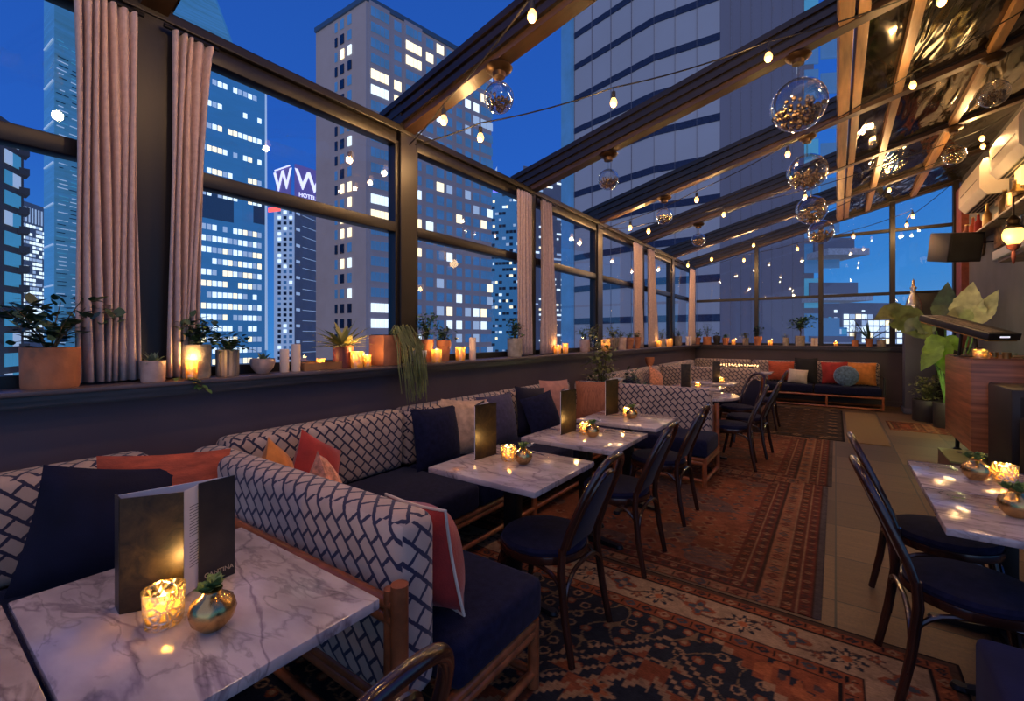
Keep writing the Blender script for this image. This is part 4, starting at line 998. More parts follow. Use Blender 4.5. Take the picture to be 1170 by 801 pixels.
# ================================================================== RIGHT SIDE: BOOTH, BAR WALL, PLANTS
root=empty('wooden_booth',(1.56,7.45,0),'striped walnut booth counter floating on dark feet at right','counter')
MB().box(-.39,.36,-.69,.72,.21,1.19,bev=.006).obj('cabinet','booth_wood',root)
MB().box(-.37,.34,-.67,.70,1.19,1.205).obj('top_edge','shelf_wood',root)
for x,y in((-.30,-.35),(.25,-.5),(-.30,.55),(.25,.55)): MB().lathe([(.04,.001),(.04,.012),(.022,.03),(.022,.21)],12,Matrix.Translation((x,y,0))).obj('foot','black_metal',root)
root=empty('loudspeaker_cabinet',(1.60,6.25,0),'black upright speaker cabinet before the walnut booth','speaker')
MB().box(-.33,.32,-.38,.38,.001,.97,bev=.02).obj('body','black_plastic',root)
MB().box(-.27,.26,-.388,-.381,.1,.9).obj('grille','dark_slot',root); MB().lathe([(.001,0),(.17,0),(.19,.012),(.2,0)],24,Matrix.Translation((0,-.389,.4))@Matrix.Rotation(PI/2,4,'X'),cap=False).obj('woofer','black_metal',root)
root=empty('loudspeaker_cabinet',(1.62,5.45,0),'lower black cabinet at the right edge, nearer than the speaker','speaker')
MB().box(-.33,.32,-.2,.3,.001,.74,bev=.02).obj('body','black_leather',root); MB().box(-.3,.28,-.208,-.201,.1,.66).obj('front_panel','dark_slot',root)
root=empty('storage_crate',(1.03,6.45,0),'low crate with olive lit top and handle slot, under the booth','crate')
MB().box(-.14,.12,-.5,.16,.001,.235,bev=.005).obj('body','crate_wood',root); MB().box(-.142,.122,-.502,.162,.236,.25).obj('lid','lid_green_lit',root)
MB().lathe([(.001,.2505),(.05,.2505),(.05,.2525),(.001,.2525)],16,Matrix.Diagonal((.45,1,1,1)),cap=False).obj('handle_slot','dark_slot',root)
# console on the booth
a=PY(1066,364,7.62);b=PY(1148,386,6.92); mid=(a+b)/2; d=(b-a); ln=d.length; 
root=empty('audio_console',(mid.x,mid.y,1.206),'long black audio console tilted on a stand above the booth','console')
rot=d.to_track_quat('X','Z').to_matrix().to_4x4(); mt=Matrix.Translation((0,0,mid.z-1.206))@rot
MB().box(-ln/2,ln/2,-.17,.17,-.03,.045,mt,bev=.008).obj('body','black_plastic',root)
MB().box(-ln/2+.02,ln/2-.02,-.16,.16,-.045,-.031,mt).obj('underside_lit','gold_metal',root)  # gold sheet stands for warm light on the console's underside
m=MB(); random.seed(2)
for i in range(22): m.box(-ln/2+.05+i*(ln-.1)/22,-.03*0-ln/2+.05+(i+.6)*(ln-.1)/22,-.12,.05,.045,.05,mt)
m.obj('keys','grey_ceramic',root)
MB().box(ln/2,ln/2+.003,-.05,.05,.0,.015,mt).obj('end_label','sign_white',root)
m=MB(); zc=mid.z-1.206; m.tube([(-.05,.05,.0),(-.03,.03,zc-.06)],.016,8); m.tube([(.08,-.08,.0),(.06,-.06,zc-.06)],.016,8); m.box(-.12,.12,-.12,.12,0,.01); m.obj('stand','black_metal',root)
votive('gold candle cup on the walnut booth under the console',PY(1118,405,7.0)+Vector((0,0,0)),.06,.09,'cut_glass',1.2).location=(1.27,6.95,1.206)
for k,(x,y,mat) in enumerate(((1.235,7.25,'clear_cup'),(1.36,6.86,'gold_metal'),(1.45,6.85,'brass'),(1.30,7.12,'clear_cup'))):
    root=empty('drinking_glass',(x,y,1.206),['tall clear glass beside the candle cup on the booth, far one','gold tumbler right of the candle cup on the booth','brass tumbler farthest right on the booth front','clear glass behind the candle cup on the booth'][k],'glass')
    MB().lathe([(.001,0),(.03,0),(.036,.11 if k in(0,3) else .065),(.033,.11 if k in(0,3) else .065),(.028,.006),(.001,.006)],20,cap=False).obj('bowl',mat,root)
root=empty('ivy_sprig',(1.62,6.95,1.206),'green garland lying along the booth top at the right edge','plant'); random.seed(9); m=MB()
for i in range(40): m.leaf((random.uniform(-.15,.25),random.uniform(-.15,.1),random.uniform(.01,.05)),(random.uniform(-1,1),random.uniform(-1,1),random.uniform(0,.6)),.07,.035,.2,n=3)
m.obj('foliage','leaf_mid',root); MB().tube([(-.18,-.05,.01),(0,.02,.015),(.28,-.03,.01)],.004,5).obj('stem','stem',root)
# pedestals and plants in the back right corner
root=empty('plaster_pedestal',(1.24,11.2,0),'grey plaster pedestal under the window behind the big leafed plant','pedestal'); MB().box(-.20,.22,-.15,.25,.001,1.80,bev=.01).obj('column','grey_wall',root); MB().box(-.22,.24,-.17,.27,.001,.1,bev=.01).obj('foot','grey_wall',root)
root=empty('dark_cabinet',(1.46,11.72,0),'tall dark cabinet behind the grey pedestal','cabinet'); MB().box(-.22,.22,-.15,.2,.001,2.25,bev=.01).obj('body','black_plastic',root); MB().box(-.23,.23,-.16,.21,2.251,2.27).obj('top','black_metal',root)
root=empty('ornate_bottle',(1.17,11.18,1.801),'silver and gold ornamented bottle on the grey pedestal','bottle')
MB().lathe([(.001,0),(.10,0),(.12,.04),(.12,.2),(.09,.32),(.04,.42),(.035,.5),(.05,.51),(.05,.54),(.001,.54)],16,cap=False,wob=lambda k,s,j:1+.05*(k%2)).obj('body','silver',root)
MB().lathe([(.03,.54),(.022,.58),(.018,.66),(.001,.70)],10).obj('stopper','gold_metal',root)
root=empty('potted_shrub',(1.27,10.35,0),'round boxwood shrub in a dark pot on the floor','plant'); potbody(root,.21,.36,'dark_pot'); bush(root,.3,.25,.42,420,.06,.035,'leaf_olive',50,stems=6)
root=empty('big_leafed_plant',(1.42,9.75,0),'bird of paradise plant with huge pale and green leaves behind the console','plant')
potbody(root,.17,.4,'dark_pot','cyl')
def big(pts,wid,mat,seed,n=20):
    """leaf blade along a polyline"""
    P=[Vector(p) for p in pts]; m=MB(); vs=[];fs=[]
    def at(t):
        x=t*(len(P)-1); i=min(int(x),len(P)-2); f=x-i; return P[i]*(1-f)+P[i+1]*f
    for i in range(n+1):
        t=i/n; c=at(t); tg=(at(min(1,t+.05))-at(max(0,t-.05))).normalized(); sd=tg.cross(Vector((-.45,-.85,.1))); sd.normalize(); up=sd.cross(tg)
        w=wid/2*max(.02,math.sin(PI*(.06+.94*t)**.85)); w*=1+.06*math.sin(i*4.)
        vs+=[c-sd*w+up*w*.25,c-sd*w*.5+up*w*.08,c,c+sd*w*.5+up*w*.08,c+sd*w+up*w*.25]
    for i in range(n):
        for k in range(4): a=i*5+k; fs.append((a,a+1,a+6,a+5))
    m.add(vs,fs); st=m.obj('leaf',mat,root,angle=180); return st
def loc3(px,py,y): p=PY(px,py,y); return Vector((p.x-1.42,p.y-9.75,p.z))
Yp=9.6
big([loc3(1062,385,Yp),loc3(1040,366,Yp),loc3(1018,357,9.5),loc3(998,366,9.4)],.42,'leaf_olive',1)
big([loc3(1070,375,Yp),loc3(1056,372,Yp),loc3(1042,372,9.5),loc3(1034,380,9.5)],.30,'leaf_sage',2)
big([loc3(1078,368,9.8),loc3(1081,348,9.9),loc3(1083,322,9.9)],.34,'leaf_dark',3)
big([loc3(1112,372,9.6),loc3(1106,352,9.6),loc3(1112,322,9.6)],.42,'leaf_pale',4)
big([loc3(1108,372,9.7),loc3(1101,350,9.7),loc3(1104,330,9.7)],.30,'leaf_mid',5)
big([loc3(1118,370,9.5),loc3(1128,352,9.5),loc3(1141,331,9.4)],.24,'leaf_pale',6)
big([loc3(1110,366,9.4),loc3(1095,360,9.3),loc3(1080,362,9.2)],.26,'leaf_pale',7)
big([loc3(1066,384,Yp),loc3(1058,372,9.8),loc3(1050,360,9.9)],.24,'leaf_dark',8)
big([loc3(1062,384,9.2),loc3(1076,400,9.1),loc3(1082,430,9.1)],.30,'leaf_lime',9)
big([loc3(1070,388,9.2),loc3(1066,405,9.1),loc3(1052,424,9.1)],.26,'leaf_lime',10)
big([loc3(1080,386,9.2),loc3(1090,392,9.1),loc3(1097,402,9.1)],.2,'leaf_lime',11)
big([loc3(1072,386,9.3),loc3(1074,405,9.2),loc3(1072,424,9.2)],.24,'leaf_mid',12)
m=MB()
for px,py in((1062,385),(1070,378),(1080,368),(1110,372),(1117,370),(1082,390)):
    m.tube([(random.uniform(-.05,.05),random.uniform(-.05,.05),.34),(lambda q:(q.x*.5,q.y*.5,.9))(loc3(px,py,Yp)),loc3(px,py,Yp)],[.022,.016,.01],6)
m.obj('stem','leaf_mid',root)
lamp('plant_uplight',(1.36,9.15,.72),11,(1,.95,.4),.08)
# bar wall equipment
def onwall(px,py,x=1.9): return PX(px,py,x)
def aircon(label,px,py,w,h,dep=.30,L2=1.0):
    p=onwall(px,py,XR-dep/2); root=empty('air_conditioner',(XR,p.y,p.z),label,'air conditioner')
    m=MB(); m.prism([(0,0),(-dep,.0),(-dep,.0),(0,0)],0,0) if 0 else None
    prof=[(-.004,-h/2),(-dep*.75,-h/2),(-dep,-h*.30),(-dep,h*.30),(-dep*.85,h/2),(-.004,h/2)]
    vs=[(x,y,z) for y in(-L2/2,L2/2) for x,z in prof]; n=len(prof)
    MB().add(vs,[tuple(range(n)),tuple(range(n,2*n))[::-1]]+[(i,n+i,n+(i+1)%n,(i+1)%n) for i in range(n)]).obj('body','ac_cream',root,angle=30)
    m=MB()
    for i in range(4): m.box(-dep*.7+i*.05,-dep*.7+i*.05+.028,-L2*.45,L2*.45,-h/2-.006,-h/2-.0005)
    m.obj('vent_slots','dark_slot',root); MB().box(-dep*1.0-.004,-dep*1.0-.0005,-L2*.4,L2*.4,-h*.02,h*.0).obj('panel_seam','dark_slot',root)
    return root
aircon('white air conditioner on the bar wall, farther one beside the window',1122,214,.5,.52,L2=1.35)
aircon('cream air conditioner high on the bar wall at the right edge',1166,165,.5,.5,L2=1.2)
def wbox(name,label,cat,px,py,w,h,mat,dep=.05,x=XR,inner=None,y=None):
    p=onwall(px,py,x-dep); root=empty(name,(x,p.y,p.z),label,cat)
    MB().box(-dep,-.004,-w/2,w/2,-h/2,h/2,bev=.006).obj('frame',mat,root)
    if inner: MB().box(-dep-.004,-dep+.002,-w*.38,w*.38,-h*.38,h*.38).obj('picture',inner,root)
    return root
m=MB(); root=empty('wall_shelf',(XR,8.8,3.05),'long grey display shelf on the bar wall below the air conditioners','shelf'); m.box(-.22,-.004,-2.3,2.4,-.03,.0,bev=.004); m.obj('board','grey_ceramic',root)
for y in(-1.8,0,1.8): MB().tube([(-.02,y,-.25),(-.02,y,-.03),(-.2,y,-.03)],.012,6).obj('bracket','black_metal',root)
items=[(1105,'red lidded jar on the display shelf near the window','red_wood',.07,.30),(1112,'orange glass bottle on the display shelf beside the red jar','orange_fabric',.05,.34),(1118,'red bottle on the display shelf, third from the window','red_fabric',.05,.32),(1128,'slim brass vase on the display shelf','brass',.05,.36),(1148,'dark bronze statuette vase on the display shelf','bronze',.06,.34),(1161,'gold urn on the display shelf at the right edge','antique_gold',.09,.34)]
for px,lab,mat,r,h in items:
    p=onwall(px,240,1.84); root=empty('shelf_bottle',(1.84,p.y,3.051),lab,'bottle')
    MB().lathe([(.001,0),(r,0),(r*1.05,h*.1),(r,h*.55),(r*.4,h*.72),(r*.35,h*.95),(.001,h*.95)],14,cap=False).obj('body',mat,root); MB().lathe([(r*.4,h*.95),(r*.42,h),(.001,h)],10).obj('stopper','brass',root)
wbox('picture_frame','wooden framed picture on the bar wall right of the farther air conditioner','picture',1141,208,.42,.62,'frame_wood',inner='art_a')
wbox('picture_frame','gold framed picture on the bar wall at the right edge, above the shelf','picture',1164,222,.34,.34,'antique_gold',inner='art_b')
o=wbox('wall_lamp','small yellow lit shade high on the bar wall at the right edge','lamp',1163,199,.26,.22,'lamp_yellow',dep=.14); lamp('wall_lamp_light',(1.6,o.location.y,o.location.z-.25),8,(1,.62,.25),.1)
wbox('picture_frame','tall wooden framed picture under the shelf, beside the lantern','picture',1140,262,.40,.52,'frame_wood',inner='art_a')
wbox('picture_frame','carved gold frame under the shelf, right of the tall wooden one','picture',1147,258,.22,.5,'antique_gold',inner='art_b')
p=onwall(1119,274,XR-.05); root=empty('oval_mirror',(XR,p.y,p.z),'small oval gilt mirror on the bar wall above the ledge','mirror')
MB().lathe([(.12,0),(.17,.0),(.18,.03),(.14,.05),(.12,.03)],24,Matrix.Rotation(-PI/2,4,'Y')@Matrix.Diagonal((1.6,1,1,1))@Matrix.Translation((0,0,.005)),cap=False).obj('frame','antique_gold',root); MB().lathe([(.001,.02),(.13,.02)],24,Matrix.Rotation(-PI/2,4,'Y')@Matrix.Diagonal((1.6,1,1,1)),cap=False).obj('mirror_glass','silver',root)
p=onwall(1130,284,1.85); root=empty('silver_ewer',(1.85,8.2,2.531),'silver ewer standing on the white ledge','pitcher'); MB().lathe([(.001,0),(.05,0),(.03,.03),(.08,.12),(.07,.22),(.03,.3),(.045,.38),(.001,.38)],14,cap=False).obj('body','silver',root); MB().tube([(.0,.04,.32),(0,.13,.26),(0,.07,.12)],.008,6).obj('handle','silver',root)
root=empty('wall_ledge',(XR,7.3,2.5),'thick white ledge on the bar wall above the grey wall','shelf'); MB().box(-.32,-.004,-1.3,1.15,-.08,.03,bev=.006).obj('board','white_ledge',root); MB().box(-.28,-.004,-1.25,1.1,-.12,-.082).obj('cleat','shelf_wood',root)
# hanging lantern
p=PX(1158,270,1.55); root=empty('hanging_lantern',p,'ornate hanging lantern with yellow glass and long wooden finial','lamp')
MB().lathe([(.001,-.09),(.05,-.08),(.085,-.02),(.09,.03),(.07,.08),(.001,.085)],14,cap=False).obj('glass_shade','lamp_yellow',root)
MB().lathe([(.001,-.30),(.012,-.28),(.02,-.22),(.014,-.16),(.05,-.12),(.06,-.09),(.03,-.085)],12,cap=False).obj('finial','red_wood',root)
MB().lathe([(.07,.085),(.075,.1),(.045,.13),(.06,.17),(.03,.21),(.001,.24)],12,cap=False).obj('cap','bronze',root)
MB().tube([(0,0,.23),(0,0,.42),(.2,0,.50),(.42,0,.48)],.01,6).obj('bracket','bronze',root)
lamp('lantern_light',p+Vector((-.12,-.12,-.05)),5,(1,.62,.25),.05)
# hung monitor speaker
p=PX(1093,282,1.55); root=empty('hung_speaker',p,'dark grey tilted speaker box hung by the back window','speaker')
mt=Matrix.Rotation(.45,4,'Z')@Matrix.Rotation(.2,4,'X')
MB().box(-.24,.22,-.2,.24,-.23,.22,mt,bev=.012).obj('body','black_plastic',root); MB().box(-.21,.19,-.208,-.201,-.2,.19,mt).obj('grille','dark_slot',root); MB().tube([(.15,.1,.05),(.432,.1,.05)],.015,6).obj('bracket','black_metal',root)
# low shelf things right of the window: red-brown shelf post with items is part of the trim
# ================================================================== STRING LIGHTS AND GLOBES
bulbpx=[(608,18,'warm bulb hanging under the first roof beam at the top edge'),(507,137,'warm bulb just right of the big middle post'),(549,157,'warm bulb left of and below the first small globe'),(701,117,'warm bulb hung on the long wire before the grey tower'),(878,65,'warm bulb under the second beam, above left of the largest globe'),(1043,97,'warm bulb among the dark roof panels, right of the largest globe'),(1076,1,'warm bulb cut by the top edge among the dark roof panels'),(796,228,'warm bulb above right of the third small globe'),(827,245,'warm bulb right of the fourth small globe'),(720,260,'left bulb of the pair at the third thick post'),(741,264,'right bulb of the pair at the third thick post'),(900,176,'warm bulb left of the second large globe'),(920,225,'warm bulb between the second and third large globes'),(1016,217,'lower bulb of the pair under the far roof panels'),(1122,158,'upper bulb of the pair near the bar wall'),(1123,167,'lower bulb of the pair near the bar wall'),(1014,195,'upper bulb of the pair under the far roof panels')]
spots=[(PR(a,b,-.2),l) for a,b,l in bulbpx]
spots+=[(PY(786,303,10.5),'warm bulb above the back left corner curtain'),(PY(813,296,10.7),'warm bulb right of the corner curtain bulb'),(PY(850,297,11.4),'lower bulb before the second back window pane'),(PY(861,280,10.8),'upper bulb before the second back window pane'),(PY(911,284,11.4),'warm bulb below the smallest large globe'),(PY(975,270,11.2),'warm bulb before the back window right of the globes'),(PY(1043,247,11.3),'warm bulb before the upper right back window pane'),(PY(1036,257,11.7),'small bulb made for a reflection in the upper right back window pane')]  # last bulb stands in for a reflection in the glass
b0=None
for p,l in spots:
    if b0 is None:
        b0=empty('string_light_bulb',p,l,'light bulb','string light bulbs')
        MB().lathe([(.001,.085),(.016,.085),(.018,.05),(.015,.03),(.001,.03)],12,cap=False).obj('socket','black_plastic',b0)
        MB().lathe([(.001,-.038),(.016,-.034),(.027,-.016),(.029,0),(.022,.02),(.014,.035),(.001,.035)],16,cap=False).obj('bulb','filament',b0)
        MB().tube([(0,0,.083),(0,0,.12)],.004,5).obj('drop_wire','cord',b0)
    else: dup(b0,p,None,l,'string light bulbs')
    lamp('bulb_light',p+Vector((0,-.02,-.055)),BULB_W,(1,.56,.22),.03)
def strand(label,idx,start=None,end=None,sag=.05):
    P=[spots[i][0]+Vector((0,0,.12)) for i in idx]
    if start: P=[Vector(start)]+P
    if end: P=P+[Vector(end)]
    pts=[]
    for a,b in zip(P[:-1],P[1:]):
        for k in range(6):
            t=k/6; q=a*(1-t)+b*t; q.z-=sag*4*t*(1-t)*min(1,(b-a).length/2); pts.append(q)
    pts.append(P[-1]); o=MB().tube(pts,.006,5).obj('light_cord','cord'); tag(o,label,'cord')
def rp(x,y,o=-.03): return (x,y,roofz(x)+o)
strand('light cord from the middle post toward the top edge of the roof panels',[2,3,4,6],rp(-2.9,2.66,-.1),rp(1.7,5.0))
strand('short light cord along the first roof beam',[1,0],rp(-2.9,2.6,-.12),rp(-.3,2.5))
strand('light cord crossing before the second and third beams to the roof panels',[9,7,11,5],rp(-2.95,6.45,-.08),rp(1.8,5.3))
strand('light cord zigzagging below the fourth beam to the bar wall',[10,8,12,16,14],rp(-2.95,6.5,-.08),rp(1.85,8.6))
strand('light cord returning from the bar wall to the back left corner',[15,13,20,18,17],rp(1.85,9.2),rp(-2.95,10.4,-.05))
strand('farthest light cord along the back window',[19,21,22,23,24],rp(-2.8,11.9,-.05),rp(1.8,11.9))
def globe(label,px,py,bi,r):
    y=YP[bi]; p=PY(px,py,y); zr=roofz(p.x)-.003; root=empty('clear_glass_globe',(p.x,y,p.z),label,'globe'); random.seed(px)
    top=zr-p.z
    MB().lathe([(.001,top),(.085,top),(.10,top-.02),(.085,top-.04),(.05,top-.055),(.045,top-.085),(.001,top-.085)],20,cap=False).obj('ceiling_rose','bronze',root)
    MB().tube([(0,0,top-.08),(0,0,r*.9)],.010,8).obj('stem','clear_cup',root)
    MB().lathe([(max(.012,r*math.sin(PI*j/18)),-r*math.cos(PI*j/18)) for j in range(18)],32,cap=False).obj('globe','globe_glass',root)
    m=MB(); pr=r*.085
    for i in range(130):
        for _ in range(20):
            q=Vector((random.uniform(-1,1),random.uniform(-1,1),random.uniform(-1,.12)))*r
            if q.length<r*.9 and q.z< r*(.05-.2*abs(q.x/r)): break
        m.ball(q,pr*random.uniform(.7,1.2),6,4)
    o=m.obj('pebbles','pebbles',root); o['kind']='stuff'
for a in((('small clear globe of gold pebbles under the first beam'),570,112,1,.108),(('small clear globe of pebbles under the second beam'),695,205,2,.11),(('small clear globe of pebbles under the third beam'),759,247,3,.115),(('small clear globe of pebbles under the fourth beam'),798,274,4,.115),
  ('largest looking clear globe, nearest of the row of big globes',912,120,2,.215),('second big clear globe of the row',922,197,3,.215),('third big clear globe of the row',927,240,4,.215),('fourth and farthest big clear globe of the row',938,265,5,.22),
  ('small clear globe under the dark roof panels at the right edge',1135,107,3,.125),('small clear globe under the dark roof panels near the bar wall',1090,177,4,.125)): globe(*a)
# ================================================================== THE CITY
def cw(px,d): r=ray(px,HY); return (r[0]*d,r[1]*d)
def zat(py,d): return H+(HY-py)/F*d
def hit(px,A,B):
    """fraction along A->B where the sight line through px crosses it"""
    r=ray(px,HY); ax,ay=A; dx,dy=B[0]-A[0],B[1]-A[1]; den=r[0]*dy-r[1]*dx
    return (ax*r[1]-ay*r[0])/den*1.0 if abs(den)>1e-9 else 0
UM={}
def unitwin(mat):
    if mat not in UM: UM[mat]=MB().box(-.5,.5,-.5,.5,-.5,.5).mesh('window',mat,False)
    return UM[mat]
def building(label,base,poly,z1,mat,z0=-45,name='tower_building'):
    root=empty(name,(base[0],base[1],z0),label,'building'); root['_z0']=z0
    m=MB(); m.prism([(x-base[0],y-base[1]) for x,y in poly],0,z1-z0); m.obj('facade',mat,root,smooth=False); return root
def quadpoly(A,Cn,B): # corner Cn, ends A,B -> parallelogram, counter clockwise
    D=(A[0]+B[0]-Cn[0],A[1]+B[1]-Cn[1]); P=[A,Cn,B,D]
    ar=sum(P[i][0]*P[(i+1)%4][1]-P[(i+1)%4][0]*P[i][1] for i in range(4)); return P if ar>0 else P[::-1]
def radial(A,B,k=1.3):
    P=[A,B,(B[0]*k,B[1]*k),(A[0]*k,A[1]*k)]
    ar=sum(P[i][0]*P[(i+1)%4][1]-P[(i+1)%4][0]*P[i][1] for i in range(4)); return P if ar>0 else P[::-1]
def windows(root,wins,maxp=100):
    """wins: (A,B,u0,u1,zc,h,mat)"""
    bx,by,bz=root.location; out=[]
    for A,B,u0,u1,zc,h,mat,*of in wins:
        dx,dy=B[0]-A[0],B[1]-A[1]; ln=math.hypot(dx,dy); ux,uy=dx/ln,dy/ln; um=(u0+u1)/2; x,y=A[0]+dx*um,A[1]+dy*um
        nx,ny=-uy,ux
        if nx*x+ny*y>0: nx,ny=-nx,-ny
        out.append((x*x+y*y+zc*zc+(1e5 if zc<-12 else 0),x,y,zc,ux,uy,nx,ny,(u1-u0)*ln,h,mat,of[0] if of else .14))
    out.sort(key=lambda t:t[0]); rest=[]
    for i,(_,x,y,zc,ux,uy,nx,ny,w,h,mat,off) in enumerate(out):
        x+=nx*off;y+=ny*off; mt=Matrix(((ux*w,nx*.16,0,x-bx),(uy*w,ny*.16,0,y-by),(0,0,h,zc-bz),(0,0,0,1)))
        if i<maxp:
            o=bpy.data.objects.new('window',unitwin(mat)); COL.objects.link(o); o.parent=root; o.matrix_local=mt
        else: rest.append((mt,mat))
    if rest:
        mats=sorted({m for _,m in rest}); m=MB()
        for mt,mat in rest: m.box(-.5,.5,-.5,.5,-.5,.5,mt,mats.index(mat))
        o=m.obj('far_windows',mats,root,smooth=False); o['kind']='stuff'
def pick(pl,lit=('win_warm','win_white','win_soft'),dark=('win_blue',)):
    return random.choice(lit) if random.random()<pl else random.choice(dark)
random.seed(21)
# B5 beige apartment tower
Cn=cw(418,90); A=cw(361,99.8); B=cw(561,113.8); zt=zat(-4,90)
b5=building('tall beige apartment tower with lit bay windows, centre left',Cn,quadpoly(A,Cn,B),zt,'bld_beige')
def slab(root,A,B,u0,u1,z0,z1,th,nm,mat,kind=None):
    bx,by,bz=root.location; dx,dy=B[0]-A[0],B[1]-A[1]; ln=math.hypot(dx,dy); ux,uy=dx/ln,dy/ln; nx,ny=-uy,ux
    um=(u0+u1)/2; x,y=A[0]+dx*um,A[1]+dy*um
    if nx*x+ny*y>0: nx,ny=-nx,-ny
    mt=Matrix(((ux*(u1-u0)*ln,nx*th,0,x-bx),(uy*(u1-u0)*ln,ny*th,0,y-by),(0,0,z1-z0,(z0+z1)/2-bz),(0,0,0,1)))
    return MB().box(-.5,.5,-.5,.5,-.5,.5,mt).obj(nm,mat,root,smooth=False)
w=[]; fl=3.1; rows=[zt-2.6-fl*i for i in range(34)]
UL=lambda px:hit(px,Cn,A); UR=lambda px:hit(px,Cn,B)
slab(b5,Cn,B,0,1,zt-140,zt-1.2,.3,'window_wall','bld_brown')
for z in rows:
    for a,b in((383.5,386),(389.5,393.5),(398,402)): w.append((Cn,A,UL(b),UL(a),z,1.9,pick(.30 if a>385 else .12,('win_warm','win_warm','win_white'),('win_dark','win_blue'))))
    for a,b,l in((422,443,.38),(462,480,.25)):
        n=4
        mt=pick(l,('win_warm','win_white'))
        for k in range(n): w.append((Cn,B,UR(a+(b-a)*k/n+.4),UR(a+(b-a)*(k+1)/n-.4),z,1.8,mt,.60))
    for a in(450,486.5,498.5,510,521,531,540.5,549,556): 
        w.append((Cn,B,UR(a),UR(a+8 if a<505 else a+6.3),z,1.95,pick(.2,('win_warm','win_white','win_soft'))))
windows(b5,w,100)
for a,b in((421,444),(461,481)): slab(b5,Cn,B,UR(a),UR(b),zt-140,zt-.6,1.0,'bay_front','bld_brown')
for c in [o for o in kids(b5) if o.name.startswith('window') and o.name.split('.')[0]=='window']: pass
m=MB(); bx,by=Cn; q=cw(502,118); m.box(q[0]-bx-1.6,q[0]-bx+1.6,q[1]-by-1.6,q[1]-by+1.6,zt+45,zt+51); m.tube([(q[0]-bx,q[1]-by,zt+50),(q[0]-bx,q[1]-by,zt+55)],.4,6); m.obj('roof_tank','bld_brick',b5)
slab(b5,Cn,B,0,1,zt-.8,zt+.2,.8,'parapet','bld_band'); slab(b5,Cn,A,0,1,zt-.8,zt+.2,.8,'parapet','bld_band')
# B3 blue glass tower
P0=cw(180,155);P1=cw(304.5,184); zt3=zat(98,184); back=(P1[0]-70,P1[1]+60)
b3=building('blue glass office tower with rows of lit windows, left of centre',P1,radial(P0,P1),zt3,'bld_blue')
w=[]; U=lambda px:hit(px,P0,P1); S3=520*0+4.15
for i in range(46):
    z=zt3-7-S3*i; py=HY-(z-H)/184*F
    if 238<py<262: continue
    if py<238 and i%2: continue
    n=16
    for k in range(n):
        if random.random()<(.85 if py>262 else .75): w.append((P0,P1,.16+.79*k/n+.003,.16+.79*(k+1)/n-.008,z,2.0 if py>262 else 1.9,random.choice(('win_white','win_white','win_warm','win_soft'))))
windows(b3,w,100)
for za,zb in((222,256),): slab(b3,P0,P1,.30,.66,zat(zb,176),zat(za,176),.3,'louvre_band','bld_band'); slab(b3,P0,P1,.86,.98,zat(zb,182),zat(za,182),.3,'louvre_band','bld_band')
# sloping glass crown
bx,by=P1; z0=-45; N0=lambda px,d,py:(lambda q:(q[0]-bx,q[1]-by,zat(py,d)-z0))(cw(px,d))
vs=[N0(182,156,20),N0(268,175,58),N0(246,190,-2),N0(205,176,-40),N0(182,156,110),N0(290,180.5,110)]
MB().add(vs,[(0,1,2,3),(0,4,5,1)]).obj('glass_crown','bld_glass',b3,smooth=False)
MB().tube([N0(268,175,58),N0(246,190,-2)],.5,5).obj('crown_edge','bld_blue',b3)
MB().tube([N0(303,184,104),N0(304,184,400)],.6,5).obj('edge_light','win_soft',b3)
# B4 white lattice tower with the W sign
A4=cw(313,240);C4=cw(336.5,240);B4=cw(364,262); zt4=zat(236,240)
b4=building('slim white lattice tower under the purple sign',C4,quadpoly(A4,C4,B4),zt4,'bld_white')
slab(b4,C4,B4,0,1,-40,zt4-.5,.4,'side_wall','bld_slate')
w=[]
for i in range(36):
    z=zt4-3-2.85*i
    for a,b in((317.5,321),(324,327.5),(330.5,334)): w.append((A4,C4,hit(a,A4,C4),hit(b,A4,C4),z,1.6,random.choice(('win_dark','win_dark','win_blue','win_white'))))
    if i%2==0: w.append((C4,B4,.3,.98,z,.25,'win_soft'))
    if i%3==0: w.append((C4,B4,.05,.2,z,1.5,'win_soft'))
windows(b4,w,60)
# the sign
def sign_panel(root,px0,px1,d0,d1,py0,py1,mat,txt):
    a=cw(px0,d0);b=cw(px1,d1); d=(d0+d1)/2; z0,z1=zat(py1,d),zat(py0,d); bx,by,bz=root.location
    o=slab(root,a,b,0,1,z0,z1,.8,'sign_panel',mat); ux,uy=b[0]-a[0],b[1]-a[1]; ln=math.hypot(ux,uy); ux/=ln;uy/=ln; nx,ny=uy,-ux
    for body,size,ff,zf in txt:
        t=text_mesh(body,size,'sign_white','lettering',.1,bold=size*.012); t.parent=root
        cx,cy=(a[0]+(b[0]-a[0])*ff+nx*.7,a[1]+(b[1]-a[1])*ff+ny*.7)
        t.matrix_local=Matrix(((ux,0,nx,cx-bx),(uy,0,ny,cy-by),(0,1,0,z0+(z1-z0)*zf-bz),(0,0,0,1)))
q=cw(334,246); sg=empty('rooftop_sign',(q[0],q[1],zt4),'purple rooftop sign with white W letters on the lattice tower','sign')
sign_panel(sg,316,332,242,236,192,225,'sign_purple',[('W',14.5,.52,.24)])
sign_panel(sg,337,366,240,252,192,232,'sign_purple',[('W',14.5,.50,.34),('HOTELS',3.1,.5,.12)])
a=cw(314,241);b=cw(331,235); MB().tube([(a[0]-q[0],a[1]-q[1],zat(195,241)-zt4),(b[0]-q[0],b[1]-q[1],zat(189,235)-zt4)],.35,5).obj('light_bar','sign_white',sg)
a=cw(334,242); MB().box(a[0]-q[0]-3,a[0]-q[0]+3,a[1]-q[1]+4,a[1]-q[1]+10,.0,zat(226,242)-zt4).obj('support','bld_slate',sg)
